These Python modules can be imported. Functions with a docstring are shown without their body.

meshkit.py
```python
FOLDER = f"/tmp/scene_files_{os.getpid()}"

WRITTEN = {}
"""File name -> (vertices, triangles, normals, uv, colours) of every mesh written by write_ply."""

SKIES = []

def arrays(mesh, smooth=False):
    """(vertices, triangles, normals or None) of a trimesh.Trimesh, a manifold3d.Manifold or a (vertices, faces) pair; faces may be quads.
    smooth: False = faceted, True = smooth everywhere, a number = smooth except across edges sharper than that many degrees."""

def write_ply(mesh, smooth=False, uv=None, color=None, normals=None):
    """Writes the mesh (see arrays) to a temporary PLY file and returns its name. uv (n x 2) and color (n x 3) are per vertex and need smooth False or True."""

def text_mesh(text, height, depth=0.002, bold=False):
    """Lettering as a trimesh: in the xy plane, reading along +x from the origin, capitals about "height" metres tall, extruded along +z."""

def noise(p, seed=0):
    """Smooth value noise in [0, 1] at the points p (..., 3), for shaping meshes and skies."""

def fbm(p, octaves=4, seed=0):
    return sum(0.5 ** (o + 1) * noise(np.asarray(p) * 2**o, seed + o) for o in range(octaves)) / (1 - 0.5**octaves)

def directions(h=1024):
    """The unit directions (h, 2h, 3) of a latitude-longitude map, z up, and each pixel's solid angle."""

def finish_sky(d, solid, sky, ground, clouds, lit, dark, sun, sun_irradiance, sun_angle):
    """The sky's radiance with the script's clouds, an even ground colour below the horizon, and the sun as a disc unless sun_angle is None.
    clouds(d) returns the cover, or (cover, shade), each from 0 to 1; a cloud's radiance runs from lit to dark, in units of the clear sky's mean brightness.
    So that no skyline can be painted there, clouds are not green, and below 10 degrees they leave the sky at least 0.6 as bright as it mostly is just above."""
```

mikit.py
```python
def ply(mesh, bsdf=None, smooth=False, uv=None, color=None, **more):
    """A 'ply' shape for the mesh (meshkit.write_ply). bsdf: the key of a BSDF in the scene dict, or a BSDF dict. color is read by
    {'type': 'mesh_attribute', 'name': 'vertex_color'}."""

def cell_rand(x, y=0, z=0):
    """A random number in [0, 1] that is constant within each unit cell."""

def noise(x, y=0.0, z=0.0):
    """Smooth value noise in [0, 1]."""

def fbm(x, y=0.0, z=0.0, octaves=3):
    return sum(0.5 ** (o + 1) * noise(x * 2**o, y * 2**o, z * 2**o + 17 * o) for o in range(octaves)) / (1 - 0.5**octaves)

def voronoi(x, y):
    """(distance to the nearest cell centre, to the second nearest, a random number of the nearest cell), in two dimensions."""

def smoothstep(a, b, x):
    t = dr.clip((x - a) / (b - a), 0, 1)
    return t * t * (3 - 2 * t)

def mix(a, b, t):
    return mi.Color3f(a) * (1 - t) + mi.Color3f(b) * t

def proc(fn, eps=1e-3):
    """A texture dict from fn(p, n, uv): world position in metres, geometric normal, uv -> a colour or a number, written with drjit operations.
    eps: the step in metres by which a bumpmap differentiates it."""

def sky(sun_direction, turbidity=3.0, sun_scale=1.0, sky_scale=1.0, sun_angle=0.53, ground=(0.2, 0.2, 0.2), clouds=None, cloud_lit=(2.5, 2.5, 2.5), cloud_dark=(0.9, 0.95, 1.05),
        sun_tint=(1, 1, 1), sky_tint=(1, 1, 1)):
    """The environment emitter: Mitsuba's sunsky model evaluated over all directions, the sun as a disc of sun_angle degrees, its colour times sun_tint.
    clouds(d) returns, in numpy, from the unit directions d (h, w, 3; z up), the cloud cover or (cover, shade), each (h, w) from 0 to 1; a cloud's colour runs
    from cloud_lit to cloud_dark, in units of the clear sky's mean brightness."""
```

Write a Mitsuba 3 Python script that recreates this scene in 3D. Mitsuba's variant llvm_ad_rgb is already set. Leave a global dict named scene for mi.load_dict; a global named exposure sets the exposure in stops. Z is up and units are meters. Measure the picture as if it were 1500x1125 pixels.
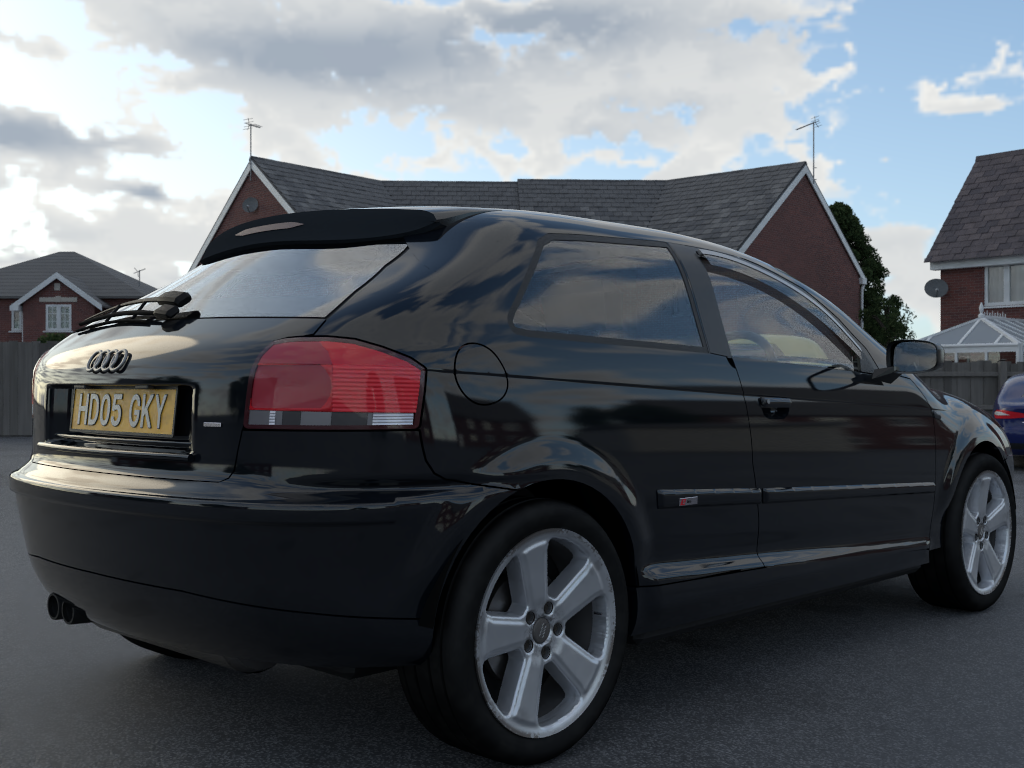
import math
import numpy as np, trimesh, shapely, manifold3d
import mitsuba as mi, drjit as dr
import mikit, meshkit
from shapely.geometry import Polygon, Point, LineString, box as sbox
from shapely import affinity
from shapely.ops import unary_union
from scipy.spatial import Delaunay
from scipy.interpolate import PchipInterpolator, CubicSpline
from scipy.ndimage import gaussian_filter1d

scene, labels = {}, {}
T = mi.ScalarTransform4f
# ------------------------------------------------------------------ camera, sky, exposure
YAW = math.radians(44.03)
EYE = np.array([-2.0352, -2.7022, 0.905])
FWD, RGT = np.array([math.cos(YAW), math.sin(YAW), 0]), np.array([math.sin(YAW), -math.cos(YAW), 0])
scene['camera'] = {'type': 'thinlens', 'fov': 47.816, 'fov_axis': 'x', 'aperture_radius': 0.0016, 'focus_distance': 2.75,
                   'near_clip': 0.05, 'far_clip': 3000.0,
                   'to_world': T().look_at(origin=EYE.tolist(), target=(EYE + FWD).tolist(), up=[0, 0, 1])}
exposure = 2.74
SUN_AZ, SUN_EL = YAW + math.radians(49), math.radians(24)
SUN = [math.cos(SUN_AZ) * math.cos(SUN_EL), math.sin(SUN_AZ) * math.cos(SUN_EL), math.sin(SUN_EL)]

def cumulus(d):
    """Broken cumulus: a field of noise, with the banks that stand over the houses (bearing from the street's axis, height, widths in degrees, weight)."""
    az = np.degrees(np.arctan2(d[..., 1], d[..., 0]) - YAW)
    az = -((az + 180) % 360 - 180)
    el = np.degrees(np.arcsin(np.clip(d[..., 2], -1, 1)))
    h = np.maximum(d[..., 2], 0.02) + 0.10
    q = np.stack([d[..., 0] / h, d[..., 1] / h, 0 * h], -1)
    def broken(q):
        """The rest of the sky: scattered heaps on a flat ceiling."""
        w = meshkit.fbm(q * 3.0 + 5, 3, seed=31)[..., None] - .5
        p = q + .22 * w
        folds = sum(.6 ** o * np.abs(2 * meshkit.noise(p * 4.2 * 2 ** o + 3 * o, 41 + o) - 1) for o in range(4)) / 2.18
        return (meshkit.fbm(p * 3.2 + 8.5, 5, seed=5) - .5) * 2.3 + .27 + (.42 - folds) * .22
    sunward = np.array([SUN[0], SUN[1], 0]) / np.hypot(SUN[0], SUN[1])
    far = broken(q)
    far_toward = sum(np.clip(broken(q + k * sunward) - .24, 0, 1) * w for k, w in ((.05, .5), (.13, .5)))
    banks = [(-12, 16.6, 6.5, 2.0, .60), (-6, 15.2, 6, 2.2, .62), (-1.5, 14.8, 4.2, 1.4, .50), (5, 17.0, 6.5, 2.2, .62), (9.5, 16.6, 4.5, 2.0, .45), (9.5, 13.2, 4.5, 1.4, .38), (14, 16.3, 2.8, 1.1, .42), (1.5, 13.5, 4.5, 1.0, .42), (5, 12.2, 3.5, 1.0, .40),
             (-24, 11.5, 4.8, 1.15, .62), (-18.2, 10.9, 2.8, .7, .38), (-17.5, 9.1, 2.0, .35, .38), (-24, 9.3, 4, .40, .30), (-20, 7.1, 3.8, .75, .42), (-24.5, 6.0, 3.5, .9, .52), (-16, 6.7, 3.0, .6, .36), (-18, 4.6, 4.5, .6, .36), (-22, 3.2, 6, .6, .3),
             (-25, 18.8, 4, .9, .40), (-17, 18.0, 6, .9, .40), (-24, 15.5, 2.2, .7, .30), (8.2, 9.7, 3.0, .75, .42), (17, 8.6, 2.4, .9, .40), (18.5, 6.6, 3.5, 1.1, .46), (21, 4.2, 4, 1.2, .42), (14, 5, 4, 1.2, .35),
             (23.4, 18.2, 1.4, .4, .34), (21.5, 12.7, 1.8, .3, .36), (18.3, 10.4, .7, .35, .36), (-9.8, 12.9, .9, .5, .30), (-12, 4, 6, 1.6, .35)]
    s = lambda a, b, x: (lambda t: t * t * (3 - 2 * t))(np.clip((x - a) / (b - a), 0, 1))
    ahead = np.clip((36 - np.abs(az)) / 10, 0, 1) * np.clip((25 - el) / 5, 0, 1)
    def density(az, el):
        w = meshkit.fbm(np.stack([az * .5, el * .8, 0 * az], -1), 3, seed=21) - .5
        w2 = meshkit.fbm(np.stack([az * .5, el * .8, 0 * az + 9], -1), 3, seed=22) - .5
        a_, e_ = az + 1.8 * w, el + 1.0 * w2
        heaps, amp = 0, 0
        for o in range(5):                                   # rounded heaps: folded noise
            p = np.stack([a_ * .17 * 2 ** o + 7 * o, e_ * .30 * 2 ** o, 0 * az + o], -1)
            heaps = heaps + .64 ** o * np.abs(2 * meshkit.noise(p, 11 + o) - 1); amp += .64 ** o
        heaps = .42 - heaps / amp
        bank = np.zeros_like(el)
        for a, e, ra, re, wt in banks: bank = bank + 1.05 * wt * np.exp(-((a_ - a) / ra) ** 2 - ((e_ - e) / re) ** 2)
        return np.minimum(bank, .49) + heaps * 1.75 + .02, heaps
    here, crest = density(az, el)
    rho = ahead * here + (1 - ahead) * far
    toward = ahead * sum(np.clip(density(az - k * .55, el + k * .50)[0] - .24, 0, 1) * w for k, w in ((1, .40), (2.4, .35), (4.5, .25))) + (1 - ahead) * .8 * far_toward
    cover = ahead * s(.18, .38, rho) + (1 - ahead) * s(.12, .56, rho)
    deep = np.clip(rho - .24, 0, 1)
    shade = 1 - np.exp(-(14 * deep ** 2 + 2.6 * toward ** 1.3))
    core = sum(np.exp(-((az - a) / ra) ** 2 - ((el - e) / re) ** 2) for a, e, ra, re in ((-9, 15.6, 7.5, 1.5), (2, 17.2, 6, 1.4), (-24, 11.2, 5, 1.0), (-24.5, 6.1, 3, .7), (-17.5, 9, 2, .4)))
    shade = np.clip(1.25 * shade - .22, 0, 1) * (1 - ahead * (1 - np.clip(.33 + .75 * core, 0, 1))) * (.62 + .38 * ahead)
    shade = np.clip(shade + ahead * np.clip(.15 - crest, 0, .40) * 1.5, 0, 1)
    veil = ahead * .30 * s(10, -28, az) * s(20, 4, el)
    return np.maximum(cover * .97, veil), shade * s(.25, .7, cover)

scene['sky'] = mikit.sky(SUN, turbidity=3.2, sun_scale=0.045, sky_scale=0.86, sun_angle=28, ground=(.10, .10, .10), clouds=cumulus, cloud_lit=(2.12, 2.10, 2.00), cloud_dark=(.84, .97, 1.14),
                         sun_tint=(.92, .98, 1.04), sky_tint=(1.01, 1.01, 1.02))

# ------------------------------------------------------------------ naming and mesh helpers
def fresh(key):
    if key not in scene and key not in labels: return key
    i = 1
    while f'{key}_{i:03d}' in scene or f'{key}_{i:03d}' in labels: i += 1
    return f'{key}_{i:03d}'

def thing(name, label, cat, group=None, kind=None):
    k = fresh(name)
    labels[k] = {'label': label}
    if cat: labels[k]['category'] = cat
    if group: labels[k]['group'] = group
    if kind: labels[k]['kind'] = kind
    return k

def put(parent, name, shape, label=None, kind=None):
    k = fresh(f'{parent}__{name}' if parent else name)
    scene[k] = shape
    if label or kind:
        labels[k] = {}
        if label: labels[k]['label'] = label
        if kind: labels[k]['kind'] = kind
    return k

def ply(mesh, mat, normals=None, smooth=False, to_world=None):
    if normals is not None:
        path = meshkit.write_ply(mesh, False, normals=normals)
        d = {'type': 'ply', 'filename': path, 'face_normals': False, 'bsdf': {'type': 'ref', 'id': mat}}
    else:
        d = mikit.ply(mesh, mat, smooth=smooth)
    if to_world is not None: d['to_world'] = T(np.asarray(to_world, float))
    return d

def again(d, m, mat=None):
    e = {**d, 'to_world': T(np.asarray(m, float))}
    if mat: e['bsdf'] = {'type': 'ref', 'id': mat}
    return e

def mat4(o, x, y, z=None):
    x, y = np.asarray(x, float), np.asarray(y, float)
    z = np.cross(x, y) if z is None else np.asarray(z, float)
    m = np.eye(4); m[:3, 0], m[:3, 1], m[:3, 2], m[:3, 3] = x, y, z, o
    return m

def moved(mesh, m):
    r = mesh.copy(); r.apply_transform(m); return r

def cat(*ms):
    return trimesh.util.concatenate([m for m in ms if m is not None])

def bx(x0, x1, y0, y1, z0, z1, ch=0.0):
    """A box between the bounds, its edges chamfered by ch."""
    if ch <= 0:
        m = trimesh.creation.box((x1 - x0, y1 - y0, z1 - z0)); m.apply_translation(((x0 + x1) / 2, (y0 + y1) / 2, (z0 + z1) / 2)); return m
    p = []
    for a, b, c in np.ndindex(2, 2, 2):
        X, Y, Z = (x0, x1)[a], (y0, y1)[b], (z0, z1)[c]
        sx, sy, sz = (1, -1)[a] * ch, (1, -1)[b] * ch, (1, -1)[c] * ch
        p += [(X + sx, Y + sy, Z), (X + sx, Y, Z + sz), (X, Y + sy, Z + sz)]
    return trimesh.Trimesh(*[np.asarray(q) for q in (lambda h: (h.vertices, h.faces))(trimesh.convex.convex_hull(np.array(p)))], process=False)

def hullm(pts):
    return trimesh.convex.convex_hull(np.asarray(pts, float))

def tube(path, r, n=12, cap=True):
    """A round bar along the points; r one radius or one per point."""
    p = np.asarray(path, float); r = np.broadcast_to(r, len(p))
    t = np.gradient(p, axis=0); t /= np.linalg.norm(t, axis=1, keepdims=True)
    u = np.cross(t[0], [0, 0, 1.0] if abs(t[0][2]) < .9 else [1.0, 0, 0]); u /= np.linalg.norm(u)
    v, f, a = [], [], np.arange(n) * 2 * np.pi / n
    for i in range(len(p)):
        u = u - t[i] * (u @ t[i]); u /= np.linalg.norm(u); w = np.cross(t[i], u)
        v.append(p[i] + r[i] * (np.cos(a)[:, None] * u + np.sin(a)[:, None] * w))
    for i in range(len(p) - 1):
        for j in range(n):
            k = (j + 1) % n
            f += [(i * n + j, i * n + k, i * n + n + k), (i * n + j, i * n + n + k, i * n + n + j)]
    v = np.vstack(v + ([p[:1], p[-1:]] if cap else []))
    if cap:
        a0, a1 = len(v) - 2, len(v) - 1
        for j in range(n):
            k = (j + 1) % n
            f += [(a0, k, j), (a1, len(v) - 2 - n + j, len(v) - 2 - n + k)]
    return trimesh.Trimesh(v, f, process=False)

def lathe(profile, n=96):
    """Revolves (radius, height) points about the y axis: height runs along +y."""
    p = np.asarray(profile, float); a = np.arange(n) * 2 * np.pi / n
    v = np.stack([p[:, None, 0] * np.cos(a), np.broadcast_to(p[:, None, 1], (len(p), n)), p[:, None, 0] * np.sin(a)], -1).reshape(-1, 3)
    f = []
    i, j = np.meshgrid(np.arange(len(p) - 1), np.arange(n), indexing='ij'); k = (j + 1) % n
    f = np.concatenate([np.stack([i * n + j, i * n + k, (i + 1) * n + k], -1).reshape(-1, 3), np.stack([i * n + j, (i + 1) * n + k, (i + 1) * n + j], -1).reshape(-1, 3)])
    return trimesh.Trimesh(v, f, process=False)

def prism(poly, h):
    """Extrudes a shapely polygon along z from 0 to h."""
    gs = getattr(poly, 'geoms', [poly])
    return cat(*[trimesh.creation.extrude_polygon(g, h, engine='earcut') for g in gs if g.area > 1e-9])

def mesh_of(poly, res, more=None):
    """Triangulates a polygon with an even grid of points inside: (points, triangles, rings of point indices)."""
    pts, rings, n = [], [], 0
    for g in [g for g in getattr(poly, 'geoms', [poly]) if g.area > 2e-5]:
        for ring, ccw in [(g.exterior, True)] + [(i, False) for i in g.interiors]:
            c = np.array(shapely.segmentize(ring, res).coords)[:-1]
            keep = np.linalg.norm(c - np.roll(c, 1, 0), axis=1) > 1e-5
            c = c[keep]
            if (shapely.LinearRing(c).is_ccw) != ccw: c = c[::-1]
            rings.append(np.arange(n, n + len(c))); pts.append(c); n += len(c)
    x0, y0, x1, y1 = poly.bounds
    ys = np.arange(y0, y1, res * .866)
    grid = np.concatenate([np.stack([np.arange(x0 + (res / 2) * (k % 2), x1, res), np.full(len(np.arange(x0 + (res / 2) * (k % 2), x1, res)), y)], 1) for k, y in enumerate(ys)])
    inner = poly.buffer(-res * .55)
    if not inner.is_empty:
        shapely.prepare(inner)
        g = grid[shapely.contains_xy(inner, grid[:, 0], grid[:, 1])]
        pts.append(g)
    if more is not None and not inner.is_empty:
        thin = poly.buffer(-.0012); shapely.prepare(thin)
        k = shapely.contains_xy(thin, more[:, 0], more[:, 1])
        if k.any():
            line = shapely.MultiPoint(more[k]); shapely.prepare(line)
            far = shapely.distance(shapely.points(pts[-1]), line) > res * .3
            pts[-1] = pts[-1][far]; pts.append(more[k])
    p = np.vstack(pts)
    tri = Delaunay(p).simplices
    shapely.prepare(poly)
    c = p[tri].mean(1)
    tri = tri[shapely.contains_xy(poly, c[:, 0], c[:, 1])]
    e1, e2 = p[tri[:, 1]] - p[tri[:, 0]], p[tri[:, 2]] - p[tri[:, 0]]
    area = e1[:, 0] * e2[:, 1] - e1[:, 1] * e2[:, 0]
    tri = np.where((area < 0)[:, None], tri[:, ::-1], tri)[np.abs(area) > 1e-10]
    return p, tri, rings

def rounded(pts, r):
    p = Polygon(pts).buffer(0)
    return p.buffer(-r).buffer(2 * r, quad_segs=8).buffer(-r, quad_segs=8)
def prof(pts, sigma, step=.004):
    """A smooth one-dimensional profile through the points, rounded by sigma."""
    a = np.array(pts, float)
    t = np.arange(a[0, 0] - .6, a[-1, 0] + .6, step)
    i = PchipInterpolator(a[:, 0], a[:, 1])
    d = i.derivative()
    v = i(np.clip(t, a[0, 0], a[-1, 0]))
    v = v + np.where(t < a[0, 0], (t - a[0, 0]) * d(a[0, 0]), 0) + np.where(t > a[-1, 0], (t - a[-1, 0]) * d(a[-1, 0]), 0)
    return CubicSpline(t, gaussian_filter1d(v, sigma / step, mode='nearest'))

def sst(a, b, x):
    t = np.clip((x - a) / (b - a), 0, 1)
    return t * t * t * (t * (6 * t - 15) + 10)

def smax(a, b, k):
    h = np.clip(k - np.abs(a - b), 0, None) / k
    return np.maximum(a, b) + h ** 3 * k / 6

CREASE = None
def lift(body, chart, poly, mat, res=.012, off=0.0, flange=.016, raise_=None, true=True, more=None):
    """A panel: the outline lifted onto the body, its edges turned inward by flange; raise_(distance to the edge) or off moves it along the normal."""
    q, tri, rings = mesh_of(poly, res, more if more is not None else CREASE if poly.bounds[0] > .5 else CREASE * [-1, 1] if poly.bounds[2] < -.5 else None)
    if not len(tri): raise ValueError('empty panel')
    p = chart(q); n = body.normal(p)
    if off: p = p + off * n
    if raise_ is not None:
        b = poly.boundary; shapely.prepare(b)
        p = p + n * raise_(q, shapely.distance(b, shapely.points(q)))[:, None]
    g = np.cross(p[tri[:, 1]] - p[tri[:, 0]], p[tri[:, 2]] - p[tri[:, 0]])
    if (g * n[tri[:, 0]]).sum() < 0: tri, g = tri[:, ::-1], -g
    if raise_ is not None or not true:
        m = np.zeros_like(p)
        for k in range(3): np.add.at(m, tri[:, k], g)
        n = m / np.maximum(np.linalg.norm(m, axis=1, keepdims=True), 1e-12)
    V, N, F, c = [p], [n], [tri], len(p)
    if flange:
        for r in rings:
            a = p[r]; b = a - n[r] * flange
            t = np.roll(a, -1, 0) - np.roll(a, 1, 0)
            o = np.cross(t, n[r]); o /= np.maximum(np.linalg.norm(o, axis=1, keepdims=True), 1e-12)
            i = np.arange(len(r)); j = (i + 1) % len(r)
            f = np.concatenate([np.stack([i, j, j + len(r)], 1), np.stack([i, j + len(r), i + len(r)], 1)])
            v = np.vstack([a, b])
            gg = np.cross(v[f[:, 1]] - v[f[:, 0]], v[f[:, 2]] - v[f[:, 0]])
            if (gg * np.vstack([o, o])[f[:, 0]]).sum() < 0: f = f[:, ::-1]
            V += [v]; N += [o, o]; F += [f + c]; c += len(v)
    return ply((np.vstack(V), np.vstack(F)), mat, normals=np.vstack(N))

class Body:
    """A car body as a smooth implicit surface F = 0 (x forward from the rear axle, y left, z up), with charts that lift flat outlines onto it."""
    XO, XF, YO, RE = 0.0, 2.5, 0.3, 0.5          # fan origins of the belt chart and its nominal corner radius
    def __init__(b, side, plan, rear, top, front, crown, rake=.05, wheels=(0, 2.578), wr=.32, flare=.018, crease=.918, extra=None, k_rear=((.72, .43), (1.34, .13)), plan_rear=.21, plan_glass=.21):
        b.side, b.plan, b.rear, b.top, b.front, b.crown = prof(side, .018), prof(plan, .12), prof(rear, .009), prof(top, .05), prof(front, .03), prof(crown, .15)
        b.drear, b.dtop = b.rear.derivative(), b.top.derivative()
        b.rake, b.wheels, b.wr, b.flare, b.crease, b.extra, b.kr, b.pr, b.pr2 = rake, wheels, wr, flare, crease, extra, k_rear, plan_rear, plan_glass
        b.S1 = b.YO + b.RE * np.pi / 2
        b.S2 = b.S1 + b.XF - b.XO
        b.S3 = b.S2 + b.RE * np.pi / 2
        b.S4 = b.S3 + b.YO
    def zs(b, x, z):
        return z + b.rake * np.clip(x, -.4, 2.4) * (1 - sst(1.0, 1.3, z))
    def W(b, x, z):
        zs = b.zs(x, z)
        w = b.side(zs) + b.plan(x)
        for xw in b.wheels:
            r = np.hypot(x - xw, z - b.wr)
            w = w + b.flare * (1 - sst(.372, .475, r)) * sst(.37, .52, z)
        fade = sst(-.5, -.25, x) * (1 - sst(2.15, 2.5, x))
        if b.crease: w = w - .0026 * fade * np.exp(np.minimum((zs - b.crease) / .045, 0)) * sst(-.0035, .0035, b.crease - zs)
        return w
    def F(b, p):
        x, y, z = np.asarray(p, float).T
        ay = np.abs(y)
        ex = b.extra(x, ay, z) if b.extra else (0, 0)
        side = (ay - b.W(x, z) - ex[0]) * .95
        cr = 1 / np.sqrt(1 + np.clip(b.drear(z), -1.5, 1.5) ** 2)
        rear = (b.rear(z) + (b.pr + (b.pr2 - b.pr) * sst(1.02, 1.32, z)) * y ** 2 + ex[1] - x) * cr
        ct = 1 / np.sqrt(1 + np.clip(b.dtop(x), -1.5, 1.5) ** 2)
        top = (z - b.top(x) + b.crown(x) * y ** 2) * ct
        fr = (x - b.front(z) + .30 * y ** 2) * .95
        (z0, k0), (z1, k1) = b.kr
        f = smax(side, rear, k0 + (k1 - k0) * sst(z0, z1, z))
        f = smax(f, top, .16 + .10 * sst(2.0, 2.5, x))
        return smax(f, fr, .30)
    def normal(b, p, e=4e-4):
        g = np.stack([(b.F(p + d) - b.F(p - d)) for d in np.eye(3) * e], 1)
        return g / np.linalg.norm(g, axis=1, keepdims=True)
    def root(b, o, d, t0, t1):
        """The crossing of F = 0 along o + t d, from inside (t0) to outside (t1)."""
        lo, hi = np.full(len(o), float(t0)), np.full(len(o), float(t1))
        for _ in range(14):
            m = (lo + hi) / 2
            out = b.F(o + m[:, None] * d) > 0
            hi, lo = np.where(out, m, hi), np.where(out, lo, m)
        fl, fh = b.F(o + lo[:, None] * d), b.F(o + hi[:, None] * d)
        for _ in range(3):
            m = lo + (hi - lo) * np.clip(-fl / np.maximum(fh - fl, 1e-12), 0, 1)
            fm = b.F(o + m[:, None] * d)
            out = fm > 0
            hi, fh, lo, fl = np.where(out, m, hi), np.where(out, fm, fh), np.where(out, lo, m), np.where(out, fl, fm)
        return o + m[:, None] * d
    def belt(b, q):
        """The belt chart: (s, z), s the way round the car from the middle of its rear (right side positive), to points."""
        s, z = np.abs(q[:, 0]), q[:, 1]
        a = np.clip((s - b.YO) / b.RE, 0, np.pi / 2)
        f = np.clip((s - b.S2) / b.RE, 0, np.pi / 2)
        front = s > b.S2
        ox = np.where(s < b.S1, b.XO, np.where(front, b.XF, b.XO + s - b.S1))
        oy = np.where(s < b.YO, s, np.where(s > b.S3, b.S4 - s, b.YO))
        dx, dy = np.where(front, np.sin(f), -np.cos(a)), np.where(front, np.cos(f), np.sin(a))
        g = -np.where(q[:, 0] < 0, -1, 1)
        o, d = np.stack([ox, oy * g, z], 1), np.stack([dx, dy * g, z * 0], 1)
        return b.root(o, d, .0, 1.3)
    def unbelt(b, p):
        p = np.atleast_2d(p); x, ay = p[:, 0], np.abs(p[:, 1])
        s = np.where(x > b.XF, b.S2 + b.RE * np.arctan2(x - b.XF, ay - b.YO), np.where(x > b.XO, b.S1 + x - b.XO, np.where(ay < b.YO, ay, b.YO + b.RE * np.arctan2(ay - b.YO, b.XO - x))))
        return np.stack([np.where(p[:, 1] > 0, -s, s), p[:, 2]], 1)
    def deck(b, q):
        """The top chart: (x, y) to points."""
        o = np.stack([q[:, 0], q[:, 1], np.full(len(q), .5)], 1)
        return b.root(o, np.tile([0, 0, 1.0], (len(q), 1)), .0, 1.3)
    def ray(b, o, d, t0, t1, n=400):
        """First crossing from outside along one ray, for measuring."""
        t = np.linspace(t0, t1, n)
        f = b.F(o + t[:, None] * d)
        i = np.nonzero(f < 0)[0]
        if not len(i) or i[0] == 0: return None
        lo, hi = t[i[0] - 1], t[i[0]]
        for _ in range(30):
            m = (lo + hi) / 2
            if b.F((o + m * d)[None])[0] > 0: lo = m
            else: hi = m
        return o + lo * d

def hatch_extra(x, ay, z):
    band = .013 * sst(.603, .612, z) * (1 - sst(.650, .662, z)) * (1 - sst(-.44, -.425, x - .05 * (z - .63)))
    fold = 0 * sst(.435, .452, z) * (1 - sst(.452, .53, z)) * (1 - sst(-.45, -.30, x))
    s = np.where(ay < .3, ay, .3 + .5 * np.arctan2(ay - .3, np.maximum(-x, .05)))
    pocket = .053 * sst(.738, .757, z) * (1 - sst(.892, .906, z)) * (1 - sst(.285, .373, s))
    zs = z + .05 * np.clip(x, -.4, 2.4)
    ledge = (.021 * (1 - sst(.405, .456, zs)) - .006 * sst(.40, .456, zs) * (1 - sst(.456, .53, zs))) * (1 - .55 * sst(.9, 1.7, x)) * sst(.34, .43, x - .25 * (.40 - z)) * (1 - sst(2.05, 2.17, x)) * sst(.25, .33, z)
    return band + fold + ledge, -(band + fold) + pocket

HATCH = dict(
    side=[(.15, .76), (.24, .815), (.30, .842), (.345, .846), (.385, .844), (.415, .842), (.458, .842), (.52, .847), (.60, .856), (.68, .8605), (.76, .860), (.84, .8535), (.918, .8430), (.96, .836), (1.0, .827), (1.03, .818), (1.06, .807), (1.10, .791), (1.2, .745), (1.3, .688), (1.36, .645), (1.45, .56)],
    plan=[(-.9, -.105), (-.7, -.075), (-.4, -.030), (-.15, -.010), (.2, -.002), (.7, 0), (1.3, .002), (2.0, 0), (2.4, -.004), (2.7, -.02), (3.0, -.055), (3.4, -.14)],
    rear=[(.18, -.44), (.25, -.57), (.28, -.625), (.33, -.67), (.40, -.705), (.5, -.73), (.60, -.747), (.645, -.750), (.665, -.742), (.685, -.712), (.70, -.699), (.74, -.696), (.82, -.696), (.90, -.692), (.945, -.684), (.985, -.660), (1.015, -.625), (1.04, -.588), (1.08, -.528), (1.2, -.357), (1.3, -.214), (1.37, -.115), (1.44, -.01)],
    top=[(-.6, 1.27), (-.35, 1.345), (-.2, 1.378), (0, 1.400), (.4, 1.419), (.8, 1.421), (1.1, 1.408), (1.35, 1.372), (1.6, 1.297), (1.9, 1.172), (2.15, 1.052), (2.27, .992), (2.36, .962), (2.6, .925), (2.9, .865), (3.2, .765), (3.4, .65)],
    front=[(.15, 3.30), (.3, 3.43), (.5, 3.45), (.65, 3.43), (.8, 3.36), (1., 3.2)],
    crown=[(-.6, .11), (0, .115), (1.0, .115), (1.6, .15), (2.2, .15), (2.6, .09), (3.2, .09)],
    plan_glass=.50, extra=hatch_extra)
# ------------------------------------------------------------------ materials
P = mikit.proc
def two(b): return {'type': 'twosided', 'bsdf': b}
def rgb(*c): return {'type': 'rgb', 'value': list(c)}
def matte(c, rough=.8, **k): return two({'type': 'principled', 'base_color': rgb(*c) if isinstance(c, tuple) else c, 'roughness': rough, **k})
def gloss(c, alpha=.05): return two({'type': 'roughplastic', 'distribution': 'ggx', 'alpha': alpha, 'int_ior': 1.5, 'diffuse_reflectance': rgb(*c) if isinstance(c, tuple) else c})
N, FB, SS, MX = mikit.noise, mikit.fbm, mikit.smoothstep, mikit.mix

def dust(p, n, uv):
    f = FB(p.x * 5, p.y * 5, p.z * 9, 3)
    return .006 + .028 * SS(.35, .8, f) + .02 * SS(.62, .9, N(p.x * 60, p.y * 60, p.z * 60)) * f
scene['paint_clear'] = {'type': 'roughplastic', 'distribution': 'beckmann', 'alpha': .005, 'int_ior': 1.62, 'diffuse_reflectance': rgb(.0035, .0052, .0085)}
scene['paint_dust'] = {'type': 'diffuse', 'reflectance': rgb(.085, .09, .095)}
scene['paint'] = two({'type': 'blendbsdf', 'weight': P(dust), 'a': {'type': 'ref', 'id': 'paint_clear'}, 'b': {'type': 'ref', 'id': 'paint_dust'}})
scene['trim'] = matte((.012, .013, .015), .42)
scene['trim_gloss'] = gloss((.006, .007, .009), .06)
scene['black'] = matte((.006, .006, .007), .7)
scene['liner_black'] = two({'type': 'diffuse', 'reflectance': rgb(.006, .006, .006)})
scene['rubber'] = {'type': 'blendbsdf', 'weight': .02, 'a': {'type': 'twosided', 'bsdf': {'type': 'diffuse', 'reflectance': P(lambda p, n, uv: MX((.003, .003, .0033), (.008, .0078, .0075), SS(.4, .75, FB(p.x * 30, p.y * 30, p.z * 30, 3))))}}, 'b': {'type': 'twosided', 'bsdf': {'type': 'roughconductor', 'alpha': .45}}}
scene['seal'] = matte((.010, .010, .011), .5)
scene['window_glass'] = {'type': 'thindielectric', 'int_ior': 1.52, 'specular_transmittance': rgb(.80, .86, .84)}
scene['tinted_glass'] = {'type': 'thindielectric', 'int_ior': 1.55, 'specular_transmittance': rgb(.010, .012, .014)}
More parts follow.
